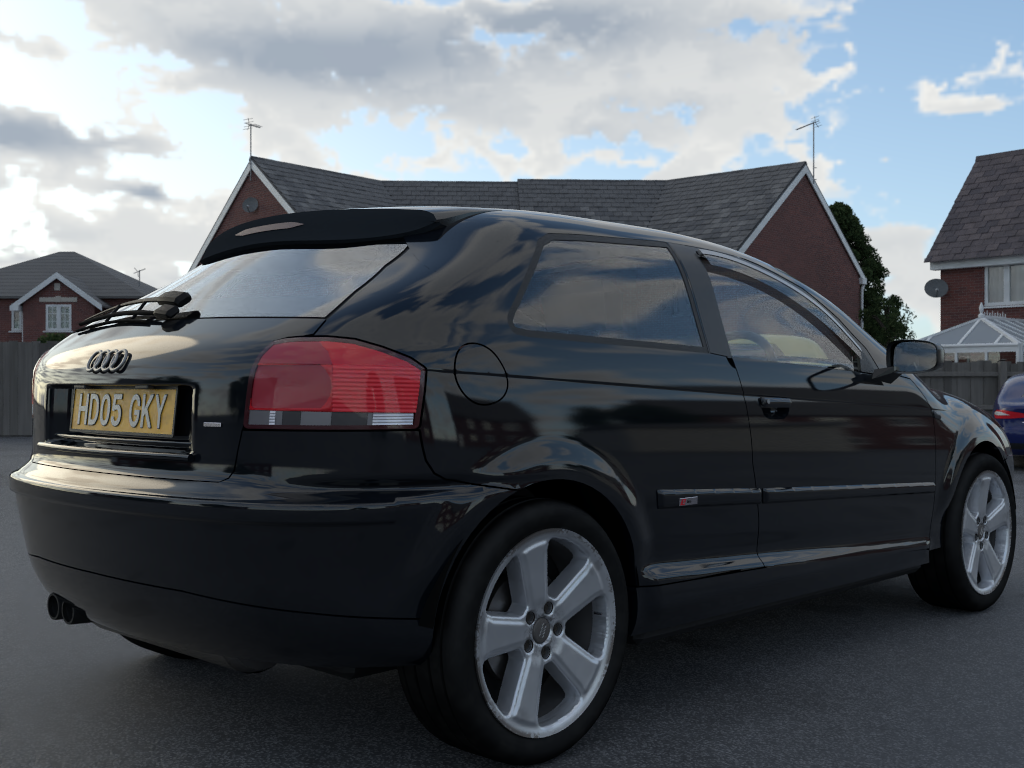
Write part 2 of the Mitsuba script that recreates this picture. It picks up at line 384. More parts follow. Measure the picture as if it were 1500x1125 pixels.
scene['rear_glass'] = {'type': 'thindielectric', 'int_ior': 1.9, 'specular_transmittance': rgb(.05, .055, .06)}
scene['deflector_glass'] = {'type': 'thindielectric', 'int_ior': 1.5, 'specular_transmittance': rgb(.10, .11, .12)}
scene['chrome'] = two({'type': 'roughconductor', 'material': 'Cr', 'alpha': .08})
scene['badge_metal'] = two({'type': 'roughconductor', 'alpha': .12, 'eta': rgb(1.8, 1.8, 1.8), 'k': rgb(2.6, 2.6, 2.6)})
scene['dark_metal'] = two({'type': 'roughconductor', 'alpha': .22, 'eta': rgb(2.2, 2.2, 2.2), 'k': rgb(1.2, 1.2, 1.2)})
scene['mirror_silver'] = two({'type': 'conductor', 'material': 'Ag'})
scene['plate_yellow'] = gloss(P(lambda p, n, uv: MX((.92, .50, .055), (.72, .38, .06), SS(.45, .8, FB(p.x * 24, p.y * 24, p.z * 40, 3)))), .12)
scene['letter_face'] = two({'type': 'principled', 'base_color': rgb(.36, .37, .39), 'roughness': .3, 'metallic': .5})
scene['letter_edge'] = matte((.03, .03, .03), .5)
scene['lens_red'] = gloss((.68, .012, .025), .06)
scene['lens_bright'] = gloss((.90, .030, .05), .08)
scene['lens_dark'] = matte((.38, .014, .036), .35)
scene['lens_edge'] = gloss((.055, .006, .012), .04)
scene['lens_cover'] = {'type': 'thindielectric', 'int_ior': 1.28, 'specular_transmittance': rgb(.97, .93, .93)}
scene['lens_grey'] = two({'type': 'principled', 'base_color': rgb(.25, .26, .28), 'roughness': .3, 'metallic': .5})
scene['lens_clear'] = gloss((.05, .053, .06), .05)
scene['lens_silver'] = two({'type': 'principled', 'base_color': rgb(.80, .84, .90), 'roughness': .22, 'metallic': .6})
scene['fabric'] = matte((.025, .026, .03), .9)
scene['interior'] = matte((.03, .03, .032), .8)
WHEELS = [(0, .3155), (2.578, .3155)]
def alloy(p, n, uv):
    c, r = mi.Color3f(0), mi.Float(9)
    for x, z in WHEELS:
        r = dr.minimum(r, dr.sqrt(dr.square(p.x - x) + dr.square(p.z - z)))
    f = FB(p.x * 130, p.y * 40, p.z * 130, 4)
    g = FB(p.x * 9, p.y * 9, p.z * 9 + 3, 3)
    scuff = SS(.229, .241, r) * SS(.60, .74, f * .6 + .9 * (g - .12))
    grime = (1 - SS(.030, .085, r)) * SS(.40, .7, f) * .7 + SS(.55, .8, FB(p.x * 22, p.y * 90, p.z * 22, 3)) * SS(.16, .21, r) * .35
    c = MX((.70, .715, .75), (.62, .635, .67), SS(.3, .7, g))
    c = MX(c, (.10, .085, .07), dr.clip(grime, 0, 1))
    return MX(c, (.24, .21, .19), scuff * .9)
scene['alloy'] = two({'type': 'principled', 'base_color': P(alloy), 'roughness': .34, 'metallic': .82, 'clearcoat': .6, 'clearcoat_gloss': .7})
scene['alloy_inner'] = matte((.045, .043, .042), .5, metallic=.4)
scene['alloy_barrel'] = matte((.16, .155, .155), .45, metallic=.5)
scene['disc_metal'] = two({'type': 'principled', 'base_color': rgb(.16, .15, .145), 'roughness': .4, 'metallic': .9})

def asphalt(p, n, uv):
    a, b, c = mikit.voronoi(p.x * 140, p.y * 140)
    big = FB(p.x * .5, p.y * .5, 0, 4)
    grit = FB(p.x * 60, p.y * 60, 0, 3)
    stone = MX((.056, .058, .063), (.160, .161, .168), SS(.2, 1, c) * (1 - SS(.25, .7, a)))
    stone = stone * (.72 + .56 * grit)
    stain = SS(.54, .68, FB(p.x * 1.1 + 7, p.y * 1.1, 0, 5))
    oil = SS(.66, .74, FB(p.x * 2.3 + 40, p.y * 2.3, 0, 4))
    return stone * (0.82 + .56 * big) * (1 - .24 * stain) * (1 - .35 * oil)
def asphalt_h(p, n, uv):
    a, b, c = mikit.voronoi(p.x * 140, p.y * 140)
    return .0017 * (.4 + c) * (1 - SS(.05, .65, a)) + .003 * FB(p.x * 45, p.y * 45, 0, 3)
scene['asphalt'] = {'type': 'bumpmap', 'tex': P(asphalt_h, eps=1.2e-3), 'scale': 1.0, 'bsdf': matte(P(asphalt), .62)}

def brick_fn(c0, c1, mortar):
    def f(p, n, uv):
        u = p.y * n.x - p.x * n.y
        row = dr.floor(p.z / .075)
        uu = u / .225 + .5 * (row - 2 * dr.floor(row / 2))
        col = dr.floor(uu)
        fu, fz = (uu - col) * .225, p.z - row * .075
        e = dr.minimum(dr.minimum(fu, .225 - fu), dr.minimum(fz, .075 - fz))
        r = mikit.cell_rand(col, row, 3)
        w = FB(p.x * .8, p.y * .8, p.z * .8, 3)
        b = MX(c0, c1, r) * (.75 + .5 * w)
        return MX(mortar, b, SS(.003, .008, e))
    return f
scene['red_brick'] = matte(P(brick_fn((.150, .052, .044), (.100, .038, .036), (.15, .125, .115))), .9)
scene['dark_brick'] = matte(P(brick_fn((.150, .046, .038), (.085, .030, .030), (.14, .115, .105))), .9)
for nm, c in (('roof_tile_a', (.086, .084, .087)), ('roof_tile_b', (.118, .115, .116)), ('roof_tile_c', (.064, .064, .069)),
              ('plum_tile_a', (.070, .058, .066)), ('plum_tile_b', (.088, .072, .078)), ('plum_tile_c', (.055, .047, .057))):
    scene[nm] = matte(P(lambda p, n, uv, c=c: mi.Color3f(c) * (.62 + .76 * FB(p.x * 5, p.y * 5, p.z * 5, 4))), .75)
scene['roof_far'] = matte(P(lambda p, n, uv: MX((.082, .080, .082), (.120, .115, .112), FB(p.x * 2, p.y * 2, p.z * 9, 4)) * (.72 + .4 * SS(.15, .4, p.z / .16 - dr.floor(p.z / .16)))), .85)
scene['white_upvc'] = matte(P(lambda p, n, uv: mi.Color3f(.62, .63, .64) * (.80 + .35 * FB(p.x * 2, p.y * 2, p.z * 3, 3))), .4)
scene['stone_lintel'] = matte((.42, .39, .35), .9)
for nm, c in (('fence_wood_a', (.112, .104, .096)), ('fence_wood_b', (.140, .130, .122)), ('fence_wood_c', (.088, .081, .076))):
    scene[nm] = matte(P(lambda p, n, uv, c=c: mi.Color3f(c) * (.55 + .55 * FB(p.x * 40, p.y * 40, p.z * 1.6, 3) + .4 * FB(p.x * 3, p.y * 3, p.z * 1.2, 3))), .95)
scene['house_glass'] = {'type': 'thindielectric', 'int_ior': 1.7, 'specular_transmittance': rgb(.75, .78, .78)}
scene['curtain'] = matte(P(lambda p, n, uv: mi.Color3f(.42, .44, .45) * (.7 + .3 * N((p.x - p.y) * 14, 0, 0))), .95)
scene['dark_room'] = matte((.03, .032, .036), .95)
scene['dish_grey'] = matte((.10, .105, .11), .5)
scene['galvanised'] = matte((.22, .22, .23), .45, metallic=.6)
scene['conservatory_roof'] = {'type': 'thindielectric', 'int_ior': 1.6, 'specular_transmittance': rgb(.5, .52, .54)}
scene['polycarbonate'] = two({'type': 'principled', 'base_color': rgb(.20, .215, .23), 'roughness': .3, 'specular': .6})
for nm, c in (('leaf_dark', (.042, .066, .032)), ('leaf_mid', (.070, .105, .044)), ('leaf_light', (.115, .15, .065))):
    scene[nm] = {'type': 'principledthin', 'base_color': rgb(*c), 'roughness': .6, 'diff_trans': .7}
scene['bark'] = matte((.06, .048, .038), .95)
scene['blue_paint'] = gloss((.008, .016, .095), .03)
scene['yellow_paint'] = gloss((.58, .49, .20), .06)

# ------------------------------------------------------------------ the setting
def G(X, D, z=0.0):
    """Site plan: X metres to the right of the photographer, D metres ahead."""
    q = EYE[:2] + X * RGT[:2] + D * FWD[:2]
    return np.array([q[0], q[1], z])
def V(X, D): return X * RGT + D * FWD
UP = np.array([0, 0, 1.0])
g = trimesh.Trimesh([(-180, -180, 0), (180, -180, 0), (180, 180, 0), (-180, 180, 0)], [(0, 1, 2), (0, 2, 3)], process=False)
put(None, 'road', ply(g, 'asphalt'), label='dark grey asphalt of the parking court', kind='structure')

rng = np.random.default_rng(7)
def tile_mesh(w=.325, l=.41, t=.020, lift_=.026):
    """A flat concrete roof tile: x across, y down the slope, its nose raised above the tile below, its nose edge rounded."""
    h = w / 2 - .003
    prof_ = [(0, 0), (l - .02, lift_ * .95), (l, lift_ - .006), (l, lift_ - t - .004), (0, -.012)]
    v = [(s * h, y, z + (.004 if (s > 0) else 0)) for s in (-1, 1) for y, z in prof_]
    return hullm(v)
TILE = None
def tile_roof(house, roof, A, U, S, Nn, outline, tones, gauge=.345, width=.33, limit=300, start=0):
    """Lays single tiles over the slope: the nearest ones as parts of the roof, the rest as one part. Returns how many were parts."""
    global TILE
    TILE = TILE or ply(tile_mesh(), tones[0])
    base = tile_mesh()
    u0, v0, u1, v1 = outline.bounds
    cells = []
    rows = int(v1 / gauge) + 1
    def row_extent(k):
        c = outline.intersection(LineString([(u0 - 1, (k + .6) * gauge), (u1 + 1, (k + .6) * gauge)]))
        return None if c.is_empty else (c.bounds[0], c.bounds[2])
    for k in range(rows):
        for j in range(int((u1 - u0) / width) + 2):
            u, v = u0 + (j + .5 * (k % 2)) * width, k * gauge
            b = row_extent(k)
            if b is None: continue
            a0, a1 = max(u - width / 2, b[0]), min(u + width / 2, b[1])
            if a1 - a0 > .04:
                p = A + u * U + v * S
                cells.append((np.linalg.norm(p - EYE), (a0 + a1) / 2, v, (a1 - a0) / width))
    cells.sort()
    rest = []
    for i, (_, u, v, wd) in enumerate(cells):
        a = rng.normal(0, .011)
        U2 = U + a * S; U2 = U2 / np.linalg.norm(U2)
        S2 = S - a * U; S2 = S2 / np.linalg.norm(S2)
        m = mat4(A + u * U + v * S + Nn * (.030 + rng.uniform(0, .012)), U2 * wd, S2, Nn)
        tone = tones[rng.choice(3, p=[.5, .27, .23])]
        if i < limit - start: put(roof, 'tile', again(TILE, m, tone))
        else: rest.append((moved(base, m), tone))
    if rest:
        put(roof, 'tile_field', ply(cat(*[r[0] for r in rest]), tones[0]), kind='stuff')
    return min(len(cells), limit - start)

def frame_window(house, O, A, Bn, w, h, lights, sill=True, depth=.06, curtain='dark_room', bars=False, proud=.012, label=None):
    """A window in a wall: O its lower left corner, A along the wall, Bn out of it; lights = list of (x0, x1) panes, each with its own sash frame."""
    m = mat4(O, A, UP, Bn)
    f = .055
    ring = Polygon([(0, 0), (w, 0), (w, h), (0, h)]).difference(sbox(f, f, w - f, h - f))
    for a, b in lights[1:]: ring = ring.union(sbox(a - f / 2, f * .9, a + f / 2, h - f * .9))
    wk = put(house, 'window', ply(moved(prism(ring, depth), m @ T4(0, 0, proud - depth)), 'white_upvc'), label=label)
    back = bx(.016, w - .016, .016, h - .016, proud - .19, proud - .16) if proud < 0 else bx(.016, w - .016, .016, h - .016, .003, .006)
    put(wk, 'blind', ply(moved(back, m), curtain))
    for i, (a, b) in enumerate(lights):
        x0, x1 = (a + f * .5 if i else f), (b - f * .5 if i < len(lights) - 1 else w - f)
        s = sbox(x0, f, x1, h - f).difference(sbox(x0 + .05, f + .05, x1 - .05, h - f - .05))
        put(wk, 'sash', ply(moved(prism(s, .05), m @ T4(0, 0, proud - .044)), 'white_upvc'))
        pane = trimesh.Trimesh([(x0 + .04, f + .04, proud - .03), (x1 - .04, f + .04, proud - .03), (x1 - .04, h - f - .04, proud - .03), (x0 + .04, h - f - .04, proud - .03)], [(0, 1, 2), (0, 2, 3)], process=False)
        put(wk, 'pane', ply(moved(pane, m), 'house_glass'))
        if bars:
            mid = (x0 + x1) / 2
            g_ = [bx(mid - .012, mid + .012, f + .04, h - f - .04, proud - .028, proud - .012)] + [bx(x0 + .04, x1 - .04, f + (h - 2 * f) * q - .012, f + (h - 2 * f) * q + .012, proud - .027, proud - .013) for q in (.34, .66)]
            put(wk, 'glazing_bar', ply(moved(cat(*g_), m), 'white_upvc'))
    if sill: put(wk, 'sill', ply(moved(bx(-.06, w + .06, -.05, -.003, -.05, .07, .006), m), 'white_upvc'))
    return wk
def T4(x, y, z):
    m = np.eye(4); m[:3, 3] = x, y, z; return m

def niche(wall, holes):
    """Cuts window openings (matrix, width, height) into a wall."""
    for m, w, h in holes:
        wall = trimesh.boolean.difference([wall, moved(bx(.012, w - .012, .012, h - .012, -.25, .3), m)], engine='manifold')
    return wall
def wall_hull(pts2, z0, z1, tops=None):
    return hullm([(p[0], p[1], z0) for p in pts2] + [(p[0], p[1], z1) for p in pts2] + (tops or []))

def terrace(label, pts, H, hs, pitch, end0=None, end1=None, gables=(False, False), tones=('roof_tile_a', 'roof_tile_b', 'roof_tile_c'), budget=300):
    """One house of the bent row: a ridge along pts (site X, D), both slopes mitred at its bend."""
    h = thing('brick_house', label, 'house', 'brick houses of the parking court')
    R = [G(*p, H) for p in pts]
    U = [(b - a) / np.linalg.norm(b - a) for a, b in zip(R, R[1:])]
    Nf = [np.cross(UP, u) for u in U]
    Nf = [n if (n @ FWD) < 0 else -n for n in Nf]
    def eave(side, run):
        out = []
        for i in range(len(R)):
            if i == 0: d = side * (end0 if end0 is not None else Nf[0]); out.append(R[0] + d * run / max(abs(d @ Nf[0]), .3)); continue
            if i == len(R) - 1: d = side * (end1 if end1 is not None else Nf[-1]); out.append(R[-1] + d * run / max(abs(d @ Nf[-1]), .3)); continue
            b = Nf[i - 1] + Nf[i]; b /= np.linalg.norm(b)
            out.append(R[i] + side * b * run / (b @ Nf[i]))
        return out
    wl = []
    for i in range(len(U)):
        q = {}
        for side in (1, -1):
            e = eave(side, hs - .28); q[side] = (e[i].copy(), e[i + 1].copy())
        A, B = R[i].copy(), R[i + 1].copy()
        if i == 0 and gables[0]:
            for P_ in (A, q[1][0], q[-1][0]): P_ += U[0] * .07
        if i == len(U) - 1 and gables[1]:
            for P_ in (B, q[1][1], q[-1][1]): P_ -= U[-1] * .07
        zt = H - pitch * (hs - .28) - .14
        wl.append(wall_hull([q[1][0], q[1][1], q[-1][1], q[-1][0]], 0, zt, [A - UP * .16, B - UP * .16]))
    put(h, 'wall', ply(cat(*wl), 'red_brick'))
    sheets, jobs = [], []
    for side in (1, -1):
        e = eave(side, hs)
        for i in range(len(U)):
            a, b = e[i] - UP * pitch * hs, e[i + 1] - UP * pitch * hs
            S = Nf[i] * side - UP * pitch; S /= np.linalg.norm(S)
            n_ = np.cross(U[i], S); n_ = n_ if n_[2] > 0 else -n_
            c = [R[i], R[i + 1], b, a]
            sheets.append(hullm([p + n_ * .012 for p in c] + [p - n_ * .06 for p in c]))
            jobs.append((side, i, S, n_, Polygon([((p - R[i]) @ U[i], (p - R[i]) @ S) for p in c])))
    roof = put(h, 'roof', ply(cat(*sheets), tones[2]))
    used = 0
    front = [j for j in jobs if j[0] == 1]
    for k, (side, i, S, n_, po) in enumerate(front):
        share = budget if k == len(front) - 1 else used + int((budget - used) * po.area / sum(x[4].area for x in front[k:]))
        used += tile_roof(h, roof, R[i], U[i], S, n_, po, tones, limit=share, start=used)
    for i in range(len(U)):
        L = np.linalg.norm(R[i + 1] - R[i]); k = max(1, int(L / .45))
        a = np.linspace(-1.9, 1.9, 9)
        sec = np.stack([np.sin(a) * .125, np.cos(a) * .125 - .055], 1)
        sec2 = np.stack([np.sin(a) * .105, np.cos(a) * .105 - .06], 1)[::-1]
        rt = prism(Polygon(np.vstack([sec, sec2])).buffer(0), L / k - .006)
        d = ply(rt, tones[0])
        for j in range(k):
            m = mat4(R[i] + U[i] * (j * L / k) + UP * rng.uniform(0, .008), np.cross(UP, U[i]), UP, U[i])
            put(roof, 'ridge_tile', again(d, m, tones[rng.integers(3)]))
    for on, i, sgn in ((gables[0], 0, -1), (gables[1], -1, 1)):
        if not on: continue
        apex, n = R[i], U[i] * sgn
        for side in (1, -1):
            e = eave(side, hs)[i] - UP * pitch * hs
            d = (e - apex) / np.linalg.norm(e - apex)
            m = []
            for p_, off in ((apex - UP * .06, 0), (e - UP * .06, .0)):
                for z in (0, -.27):
                    for t in (.012, -.03): m.append(p_ + UP * z + n * t)
            put(h, 'bargeboard', ply(hullm(m), 'white_upvc'))
    return h, R, U, Nf, eave

RP = [(-8.6, 38.1), (-4.85, 42.7), (.2, 42.95), (5.75, 43.2), (10.05, 39.5)]
house_l, RL, UL, NL, EL = terrace('left house of the bent brick row, grey tiled roof above the black car spoiler', RP[:3], 8.36, 4.8, .75, end0=-V(-.66, .75), gables=(True, False))
house_r, RR, UR, NR, ER = terrace('right house of the bent brick row, its red gable above the door mirror', RP[2:], 8.46, 4.8, .73, gables=(False, True))
def front_windows(h, R, U, N_, spots, door=None):
    """Windows (segment, metres along it) on both storeys of a front wall, and a door."""
    for i, a in spots:
        ax = U[i] if (np.cross(U[i], UP) @ N_[i]) > 0 else -U[i]
        base = R[i] + U[i] * a + N_[i] * 4.52
        for z in (.95, 3.15): frame_window(h, np.array([base[0], base[1], z]) - ax * .6, ax, N_[i], 1.2, 1.15, [(0, .6), (.6, 1.2)], proud=.06, depth=.055)
    i, a = door
    ax = U[i] if (np.cross(U[i], UP) @ N_[i]) > 0 else -U[i]
    base = R[i] + U[i] * a + N_[i] * 4.52
    d = put(h, 'door', ply(moved(bx(-.46, .46, .003, 2.05, .003, .06, .01), mat4(np.array([base[0], base[1], 0]), ax, UP, N_[i])), 'white_upvc'))
    put(d, 'pane', ply(moved(bx(-.22, .22, 1.2, 1.85, .061, .066), mat4(np.array([base[0], base[1], 0]), ax, UP, N_[i])), 'dark_room'))
front_windows(house_l, RL, UL, NL, [(0, 1.2), (1, 3.6)], (1, 1.9))
front_windows(house_r, RR, UR, NR, [(0, 1.6), (1, 3.9)], (0, 3.4))
er = ER(-1, 4.8)[-1] - UP * .73 * 4.8
pn = UR[-1]
put(house_r, 'downpipe', ply(tube([er - pn * .03 - UP * .20, er - pn * .03 - UP * .30, er + NR[-1] * .30 + pn * .02 - UP * .55, er + NR[-1] * .30 + pn * .02 - UP * 4.6], .05, 10), 'white_upvc', smooth=40))
put(house_r, 'eaves_box', ply(moved(bx(-.02, .34, -.10, .07, -.34, -.10, .01), mat4(er, NR[-1], pn, np.cross(NR[-1], pn) * np.sign(np.cross(NR[-1], pn)[2]))), 'white_upvc'))

def aerial(label, foot, hgt, boom_dir, L, tilt, nel, lean=0.0):
    """A television aerial: mast, boom, its crossing elements and a folded dipole."""
    a = thing('television_aerial', label, 'aerial', 'television aerials on the gables')
    top = foot + UP * hgt + boom_dir * lean
    put(a, 'mast', ply(tube([foot - UP * .7, top], .022, 10), 'galvanised', smooth=40))
    put(a, 'bracket', ply(cat(tube([foot - UP * .15, foot - UP * .15 - boom_dir * .12], .014, 8), tube([foot - UP * .55, foot - UP * .55 - boom_dir * .12], .014, 8)), 'galvanised'))
    b = boom_dir + UP * tilt; b /= np.linalg.norm(b)
    c = top - UP * .04
    put(a, 'boom', ply(tube([c - b * .25, c + b * L], .014, 8), 'galvanised'))
    s = np.cross(b, UP); s /= np.linalg.norm(s); up2 = np.cross(s, b)
    for i in range(nel):
        o = c + b * (L * (i + .5) / nel)
        w = .17 - .006 * i
        put(a, 'element', ply(tube([o - s * w + up2 * .02, o + s * w + up2 * .02], .007, 6), 'galvanised'))
    o = c - b * .02
    put(a, 'reflector', ply(cat(*[tube([o - b * (.05 + .06 * abs(z)) - s * .22 + up2 * z * .16, o - b * (.05 + .06 * abs(z)) + s * .22 + up2 * z * .16], .007, 6) for z in (-1, -.4, .4, 1)], tube([o - b * .11 - up2 * .2, o - b * .05, o - b * .11 + up2 * .2], .01, 6)), 'galvanised'))
    return a
aerial('thin television aerial on the left gable, its boom pointing away', RL[0] - UL[0] * .02 - UP * .05, 1.18, V(.55, .83), .42, -.05, 6)
aerial('television aerial with long slanting boom on the right red gable', RR[-1] + UR[-1] * .10 + V(.20, .1), 1.42, V(-.93, -.35), .75, -.42, 9)

def dish(label, c, n, r, wallpt):
    d = thing('satellite_dish', label, 'satellite dish', 'satellite dishes')
    n = n / np.linalg.norm(n); s = np.cross(UP, n); s /= np.linalg.norm(s); u = np.cross(n, s)
    k = np.linspace(0, 1, 9); pr = [(r * t, .16 * r * t * t - 0) for t in k] + [(r, .16 * r + .008)] + [(r * t, .16 * r * t * t + .010) for t in k[::-1]]
    put(d, 'reflector', ply(moved(lathe(pr, 40), mat4(c, s * 1.08, n, u * .95)), 'dish_grey', smooth=40))
    f = c + n * r * .95 - u * r * .35
    put(d, 'arm', ply(tube([c - u * r * .9 + n * .12 * r, c - u * r * .75 + n * r * .5, f], .016, 8), 'dish_grey'))
    put(d, 'receiver', ply(tube([f - n * .03, f - n * .08, f - n * .14], [.03, .04, .025], 10), 'white_upvc', smooth=40))
    put(d, 'mount', ply(cat(tube([c, c - n * .12 - u * .05, wallpt], .02, 8)), 'galvanised'))
    return d
gl = RL[0] + UL[0] * .07
dish('round satellite dish fixed high on the shaded left gable', gl - UL[0] * .16 - UP * 1.58 + NL[0] * .1, -UL[0] * .9 + UP * .15 + NL[0] * .35, .27, gl - UP * 1.7)

# -------- the house on the right, its conservatory
hr = thing('brick_house', 'brick house at the right with plum tiled roof and white window above the conservatory', 'house', 'brick houses of the parking court')
fa, fb = V(.65, -.76) / np.hypot(.65, .76), V(-.76, -.65) / np.hypot(.65, .76)      # along its front, out of its front
E0 = G(11.40, 31.7)
we, wr_, Ze, Zr, HL = 0.30, 2.75, 4.36, 7.40, 9.0
c0 = E0 + fa * .22 - fb * .30
dep = 2 * (wr_ - .30)
wx = c0 + fa * 1.23 + UP * 2.96
put(hr, 'wall', ply(niche(hullm([c0 + UP * z + fa * a - fb * b for z, a, b in [(0, 0, 0), (0, HL, 0), (0, 0, dep), (0, HL, dep), (Ze - .12, 0, 0), (Ze - .12, HL, 0), (Ze - .12, 0, dep), (Ze - .12, HL, dep), (Zr - .25, 0, dep / 2), (Zr - .25, HL, dep / 2)]]), [(mat4(wx, fa, UP, fb), 2.35, 1.17)]), 'dark_brick'))
S = -fb * wr_ + UP * (Zr - Ze); S = -S / np.linalg.norm(S)
A0 = E0 - fb * wr_ + UP * Zr
n_ = np.cross(fa, S); n_ = n_ if n_[2] > 0 else -n_
sl = np.hypot(wr_, Zr - Ze)
q = [A0, A0 + fa * (HL + .4), A0 + fa * (HL + .4) + S * sl, A0 + S * sl]
S2 = fb * -1 * wr_ - UP * (Zr - Ze)
qb = [A0, A0 + fa * (HL + .4), A0 + fa * (HL + .4) + S2, A0 + S2]
roof = put(hr, 'roof', ply(cat(hullm([p + n_ * .012 for p in q] + [p - n_ * .07 for p in q]), hullm([p + UP * .012 for p in qb] + [p - UP * .07 for p in qb])), 'plum_tile_c'))
tile_roof(hr, roof, A0, fa, S, n_, Polygon([(0, 0), (4.2, 0), (4.2, sl), (0, sl)]), ('plum_tile_a', 'plum_tile_b', 'plum_tile_c'), gauge=.245, width=.33, limit=300)
for j in range(10):
    rt = hullm([(x, y, z) for x, y in ((-.13, -.09), (.13, -.09), (.07, .07), (-.07, .07)) for z in (0, .444)])
    put(roof, 'ridge_tile', ply(rt, ('plum_tile_a', 'plum_tile_b')[j % 2], to_world=mat4(A0 + fa * .45 * j + UP * .03, -fb, UP, fa)))
put(hr, 'fascia', ply(hullm([E0 + UP * z + fa * a - fb * b for z in (Ze - .07, Ze - .30) for a in (.05, HL) for b in (.05, .09)]), 'white_upvc'))
put(hr, 'soffit', ply(hullm([E0 + UP * z + fa * a - fb * b for z in (Ze - .301, Ze - .33) for a in (.05, HL) for b in (.05, .34)]), 'white_upvc'))
put(hr, 'gutter', ply(tube([E0 + UP * (Ze - .05) - fa * .05 + fb * .03, E0 + UP * (Ze - .05) + fa * HL + fb * .03], .055, 12), 'white_upvc', smooth=40))
frame_window(hr, wx, fa, fb, 2.35, 1.17, [(0, .62), (.62, 1.68), (1.68, 2.35)], curtain='curtain', depth=.09, proud=-.03, label='white window with pale blinds under the eaves')
dish('grey oval satellite dish on the wall corner beside the white window', c0 + UP * 3.50 + fa * .06 + fb * .34, V(-.25, -1) + UP * .25, .285, c0 + UP * 3.35 + fa * .10)

cv = thing('conservatory', 'white framed conservatory with hipped glass roof behind the fence', 'conservatory')
F0 = G(11.38, 28.0, 2.50)
ez, out, half, back = 1.80, 1.15, 1.5, 2.2
def cp(a, b, z): return np.array([*(F0[:2] + (fa * a + fb * b)[:2]), z])
L0, R0, LB, RB, RBk = cp(-half, out, ez), cp(half, out, ez), cp(-half, -back, ez), cp(half, -back, ez), cp(0, -back, 2.50)
F1 = cp(0, 0, 2.50)
def bar(a, b, w=.035, up=.02):
    d = (b - a) / np.linalg.norm(b - a); s = np.cross(d, UP); s /= np.linalg.norm(s); u = np.cross(s, d)
    return hullm([p + s * w * i + u * (up if j else -.02) for p in (a, b) for i in (-1, 1) for j in (0, 1)])
for a, b in ((F1, L0), (F1, R0)): put(cv, 'hip_bar', ply(bar(a, b, .05, .035), 'white_upvc'))
put(cv, 'ridge_beam', ply(bar(F1, RBk, .05, .05), 'white_upvc'))
for q in (-.60, 0, .60):
    top_ = F1 if q == 0 else F1 + (L0 - F1) * abs(q) if q < 0 else F1 + (R0 - F1) * q
    put(cv, 'glazing_bar', ply(bar(top_, cp(half * q, out, ez)), 'white_upvc'))
for sgn, cc in ((1, R0), (-1, L0)):
    h_ = F1 + (cc - F1) * .5
    put(cv, 'glazing_bar', ply(bar(h_, cp(sgn * half, out * .5, ez)), 'white_upvc'))
    for b in (0, -.55, -1.1, -1.65, -2.2): put(cv, 'glazing_bar', ply(bar(cp(0, b, 2.50), cp(sgn * half, b, ez)), 'white_upvc'))
def sheet(ps, mat): return ply(trimesh.Trimesh(ps, [(0, i, i + 1) for i in range(1, len(ps) - 1)], process=False), mat)
cuts = [L0, cp(-half * .6, out, ez), cp(0, out, ez), cp(half * .6, out, ez), R0]
hipL, hipR = F1 + (L0 - F1) * .6, F1 + (R0 - F1) * .6
for ps in ([L0, cuts[1], hipL], [hipL, cuts[1], cuts[2], F1], [F1, cuts[2], cuts[3], hipR], [hipR, cuts[3], R0]): put(cv, 'roof_panel', sheet(ps, 'polycarbonate'))
for sgn, cc, bb in ((1, R0, RB), (-1, L0, LB)):
    put(cv, 'roof_panel', sheet([F1, cc, cp(sgn * half, 0, ez)], 'polycarbonate'))
    for b in (0, -.55, -1.1, -1.65): put(cv, 'roof_panel', sheet([cp(0, b, 2.495), cp(sgn * half, b, ez), cp(sgn * half, b - .55, ez), cp(0, b - .55, 2.495)], 'polycarbonate'))
put(cv, 'finial', ply(moved(lathe([(.0, 0), (.075, 0), (.075, .06), (.035, .09), (.03, .12), (.05, .17), (.055, .22), (.035, .30), (.012, .36), (0, .37)], 20), mat4(F1 + UP * .02, fa, UP, -np.cross(fa, UP) * -1)), 'white_upvc', smooth=40))
for i in range(9):
    o = cp(0, -.16 - i * .13, 2.545)
    put(cv, 'cresting', ply(cat(moved(bx(-.05, .05, 0, .03, -.008, .008), mat4(o, fb, UP)), hullm([o + fb * x + UP * z + fa * y for x, z in ((-.014, .03), (.014, .03), (.020, .09), (-.020, .09), (0, .16 if i % 2 else .11)) for y in (-.006, .006)])), 'white_upvc'))
for a, b, c_, d in ((L0, R0, fa, fb), (L0, LB, -fb, -fa), (R0, RB, -fb, fa)):
    L = np.linalg.norm(b - a)
    m = mat4(np.array([a[0], a[1], 0]), c_, UP, np.cross(c_, UP))
    k = 4 if L < 3.1 else 5
    w_ = sbox(0, .9, L, ez).difference(unary_union([sbox(.06 + i * (L - .06) / k, .98, (i + 1) * (L - .06) / k, ez - .16) for i in range(k)]))
    put(cv, 'frame', ply(moved(prism(w_, .06), m), 'white_upvc'))
    put(cv, 'dwarf_wall', ply(moved(bx(.003, L - .003, 0, .897, .004, .12), m), 'dark_brick'))
    for i in range(k):
        x0, x1 = .06 + i * (L - .06) / k, (i + 1) * (L - .06) / k
        put(cv, 'pane', ply(moved(trimesh.Trimesh([(x0, .98, .03), (x1, .98, .03), (x1, ez - .16, .03), (x0, ez - .16, .03)], [(0, 1, 2), (0, 2, 3)], process=False), m), 'house_glass'))
    put(cv, 'gutter', ply(tube([a + d * .05, b + d * .05], .045, 10), 'white_upvc', smooth=40))

